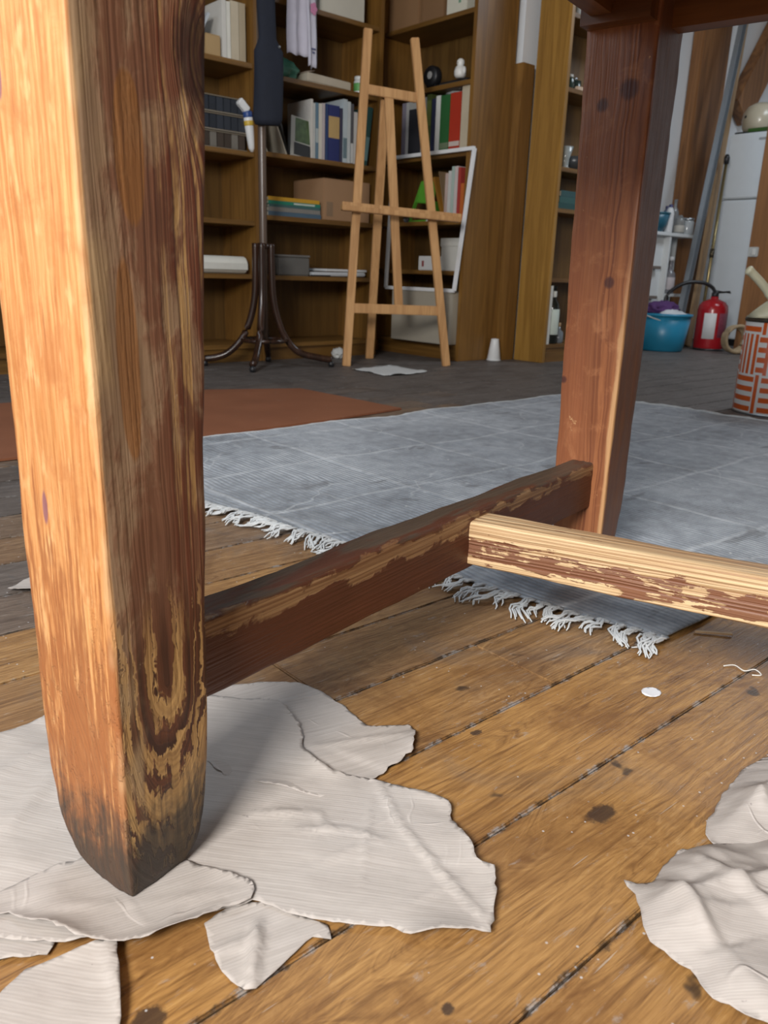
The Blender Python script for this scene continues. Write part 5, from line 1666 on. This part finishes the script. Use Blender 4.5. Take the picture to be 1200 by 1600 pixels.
obj('trigger', beam((0.0, 0, 0.385), (0.075, -0.065, 0.395), 0.02, 0.012, (0, 0, 1), 0.002), M_BLACK, v)
obj('carry_handle', beam((0.0, 0, 0.40), (0.08, -0.07, 0.385), 0.018, 0.006, (0, 0, 1), 0.002), M_BLACK, v)
obj('hose', tube(spline([(0, 0, 0.375), (-0.02, 0.018, 0.42), (-0.08, 0.07, 0.45), (-0.17, 0.145, 0.44), (-0.25, 0.21, 0.37), (-0.265, 0.22, 0.27)], 6), 0.0125, 8), M_BLACK, r, True)
obj('foot_ring', lathe([(0.08, -0.0), (0.1, 0.0), (0.1025, 0.006), (0.099, 0.014)], 32), M_BLACK, r, True)

# coil of rope behind the tin
r = thing('rope_coil', 'beige coil of rope leaning behind the striped tin', 'rope', (5.29, 2.50, 0))
for k in range(4):
    pts = [((0.085 - 0.004 * k) * math.cos(a) * 0.75, 0.012 * k - (0.085 - 0.004 * k) * math.cos(a) * 0.6, 0.098 + (0.085 - 0.002 * k) * math.sin(a)) for a in [i * PI / 14 for i in range(29)]]
    obj('rope_turn', tube(pts, 0.012, 8), plain((0.30, 0.22, 0.13), 0.8, 0, 0.3, 60), r, True)


# striped tin with dustpan
def tin_mat():
    t = NT('striped_print')
    x, y, z = t.sep(t.coord('Object'))
    a = t.math('ARCTAN2', y, x)
    u = t.math('MULTIPLY', t.math('ADD', a, PI + 0.22), 1.43)      # blocks round the tin
    v = t.math('MULTIPLY', t.math('SUBTRACT', z, 0.004), 7.2)
    iu, iv = t.math('FLOOR', u), t.math('FLOOR', v)
    par = t.math('MODULO', t.math('ADD', iu, iv), 2.0)
    fu, fv = t.math('FRACT', t.math('MULTIPLY', u, 4.0)), t.math('FRACT', t.math('MULTIPLY', v, 4.0))
    su = t.step(t.math('ABSOLUTE', t.math('SUBTRACT', fu, 0.5)), 0.30, 0.26)
    sv = t.step(t.math('ABSOLUTE', t.math('SUBTRACT', fv, 0.5)), 0.28, 0.24)
    s = t.math('ADD', t.math('MULTIPLY', par, su), t.math('MULTIPLY', t.math('SUBTRACT', 1.0, par), sv))
    thin = t.step(t.math('ABSOLUTE', t.math('SUBTRACT', t.math('FRACT', t.math('MULTIPLY', t.math('ADD', u, v), 0.5)), 0.5)), 0.0, 0.3)
    c = t.mix(s, (0.66, 0.66, 0.64), t.mix(t.noise(t.coord('Object'), 12), (0.55, 0.085, 0.012), (0.62, 0.12, 0.02)))
    return t.done(c, 0.35)


TIN = (2.995, 1.245)
r = thing('striped_tin', 'tall tin printed with orange and white stripes at the right edge', 'tin', (TIN[0], TIN[1], 0))
obj('tin_body', lathe([(0, 0), (0.136, 0), (0.139, 0.004), (0.139, 0.326), (0.133, 0.326), (0.133, 0.01), (0, 0.009)], 48), tin_mat(), r, True)
obj('tin_rim', lathe([(0.133, 0.322), (0.1405, 0.323), (0.1425, 0.329), (0.1405, 0.335), (0.133, 0.335)], 48), plain((0.10, 0.09, 0.07), 0.3, 0.7), r, True)
obj('base_rim', lathe([(0.134, 0.0), (0.1405, 0.001), (0.1405, 0.006), (0.138, 0.008)], 48), M_STEEL, r, True)


def dustpan():
    r = thing('dustpan', 'cream plastic dustpan resting on the striped tin, handle up', 'dustpan', (TIN[0], TIN[1], 0.337), 0)
    MC = plain((0.60, 0.58, 0.42), 0.4, 0, 0.06)
    lf = Vector((-0.749, 0.663, 0))
    fwd = Vector((0.663, 0.749, 0))
    # hood: half cone from a neck at the left down to a wide mouth lying on the rim
    bm = bmesh.new()
    rows = []
    for i in range(13):
        f = i / 12
        c = lf * (0.138 - 0.25 * f)
        w = 0.035 + 0.095 * f ** 0.8
        h = 0.078 * min(1, f * 3.2) ** 0.8 - 0.02 * f
        row = []
        for k in range(15):
            a = PI * k / 14
            row.append(bm.verts.new(c + fwd * (w * math.cos(a)) + Vector((0, 0, max(0, h * math.sin(a) ** 0.8)))))
        rows.append(row)
    for a, b in zip(rows, rows[1:]):
        for k in range(14):
            bm.faces.new((a[k], a[k + 1], b[k + 1], b[k]))
    bm.faces.new(rows[0])
    o = obj('pan', bm, MC, r, True)
    o.modifiers.new('thickness', 'SOLIDIFY').thickness = 0.003
    bm = bmesh.new()
    pts = [lf * (-0.11) + fwd * -0.12, lf * (-0.11) + fwd * 0.12, lf * 0.13 + fwd * 0.045, lf * 0.13 + fwd * -0.045]
    vs = [bm.verts.new(p + Vector((0, 0, 0.001))) for p in pts]
    ff = bm.faces.new(vs)
    ee = bmesh.ops.extrude_face_region(bm, geom=[ff])
    bmesh.ops.translate(bm, verts=[v for v in ee['geom'] if isinstance(v, bmesh.types.BMVert)], vec=(0, 0, 0.004))
    obj('pan_floor', bm, MC, r)
    hp = spline([lf * 0.055 + Vector((0, 0, 0.058)), lf * 0.085 + Vector((0, 0, 0.085)), lf * 0.12 + Vector((0, 0, 0.120)), lf * 0.158 + Vector((0, 0, 0.152)), lf * 0.175 + Vector((0, 0, 0.163))], 5)
    obj('handle', tube(hp, [0.017] * 6 + [0.0145] * 10 + [0.016, 0.0165, 0.016, 0.013, 0.007], 12), MC, r, True)
    obj('rib', beam(lf * 0.07 + Vector((0, 0, 0.06)), lf * -0.05 + Vector((0, 0, 0.078)), 0.008, 0.012, (0, 0, 1), 0.002), MC, r)


dustpan()
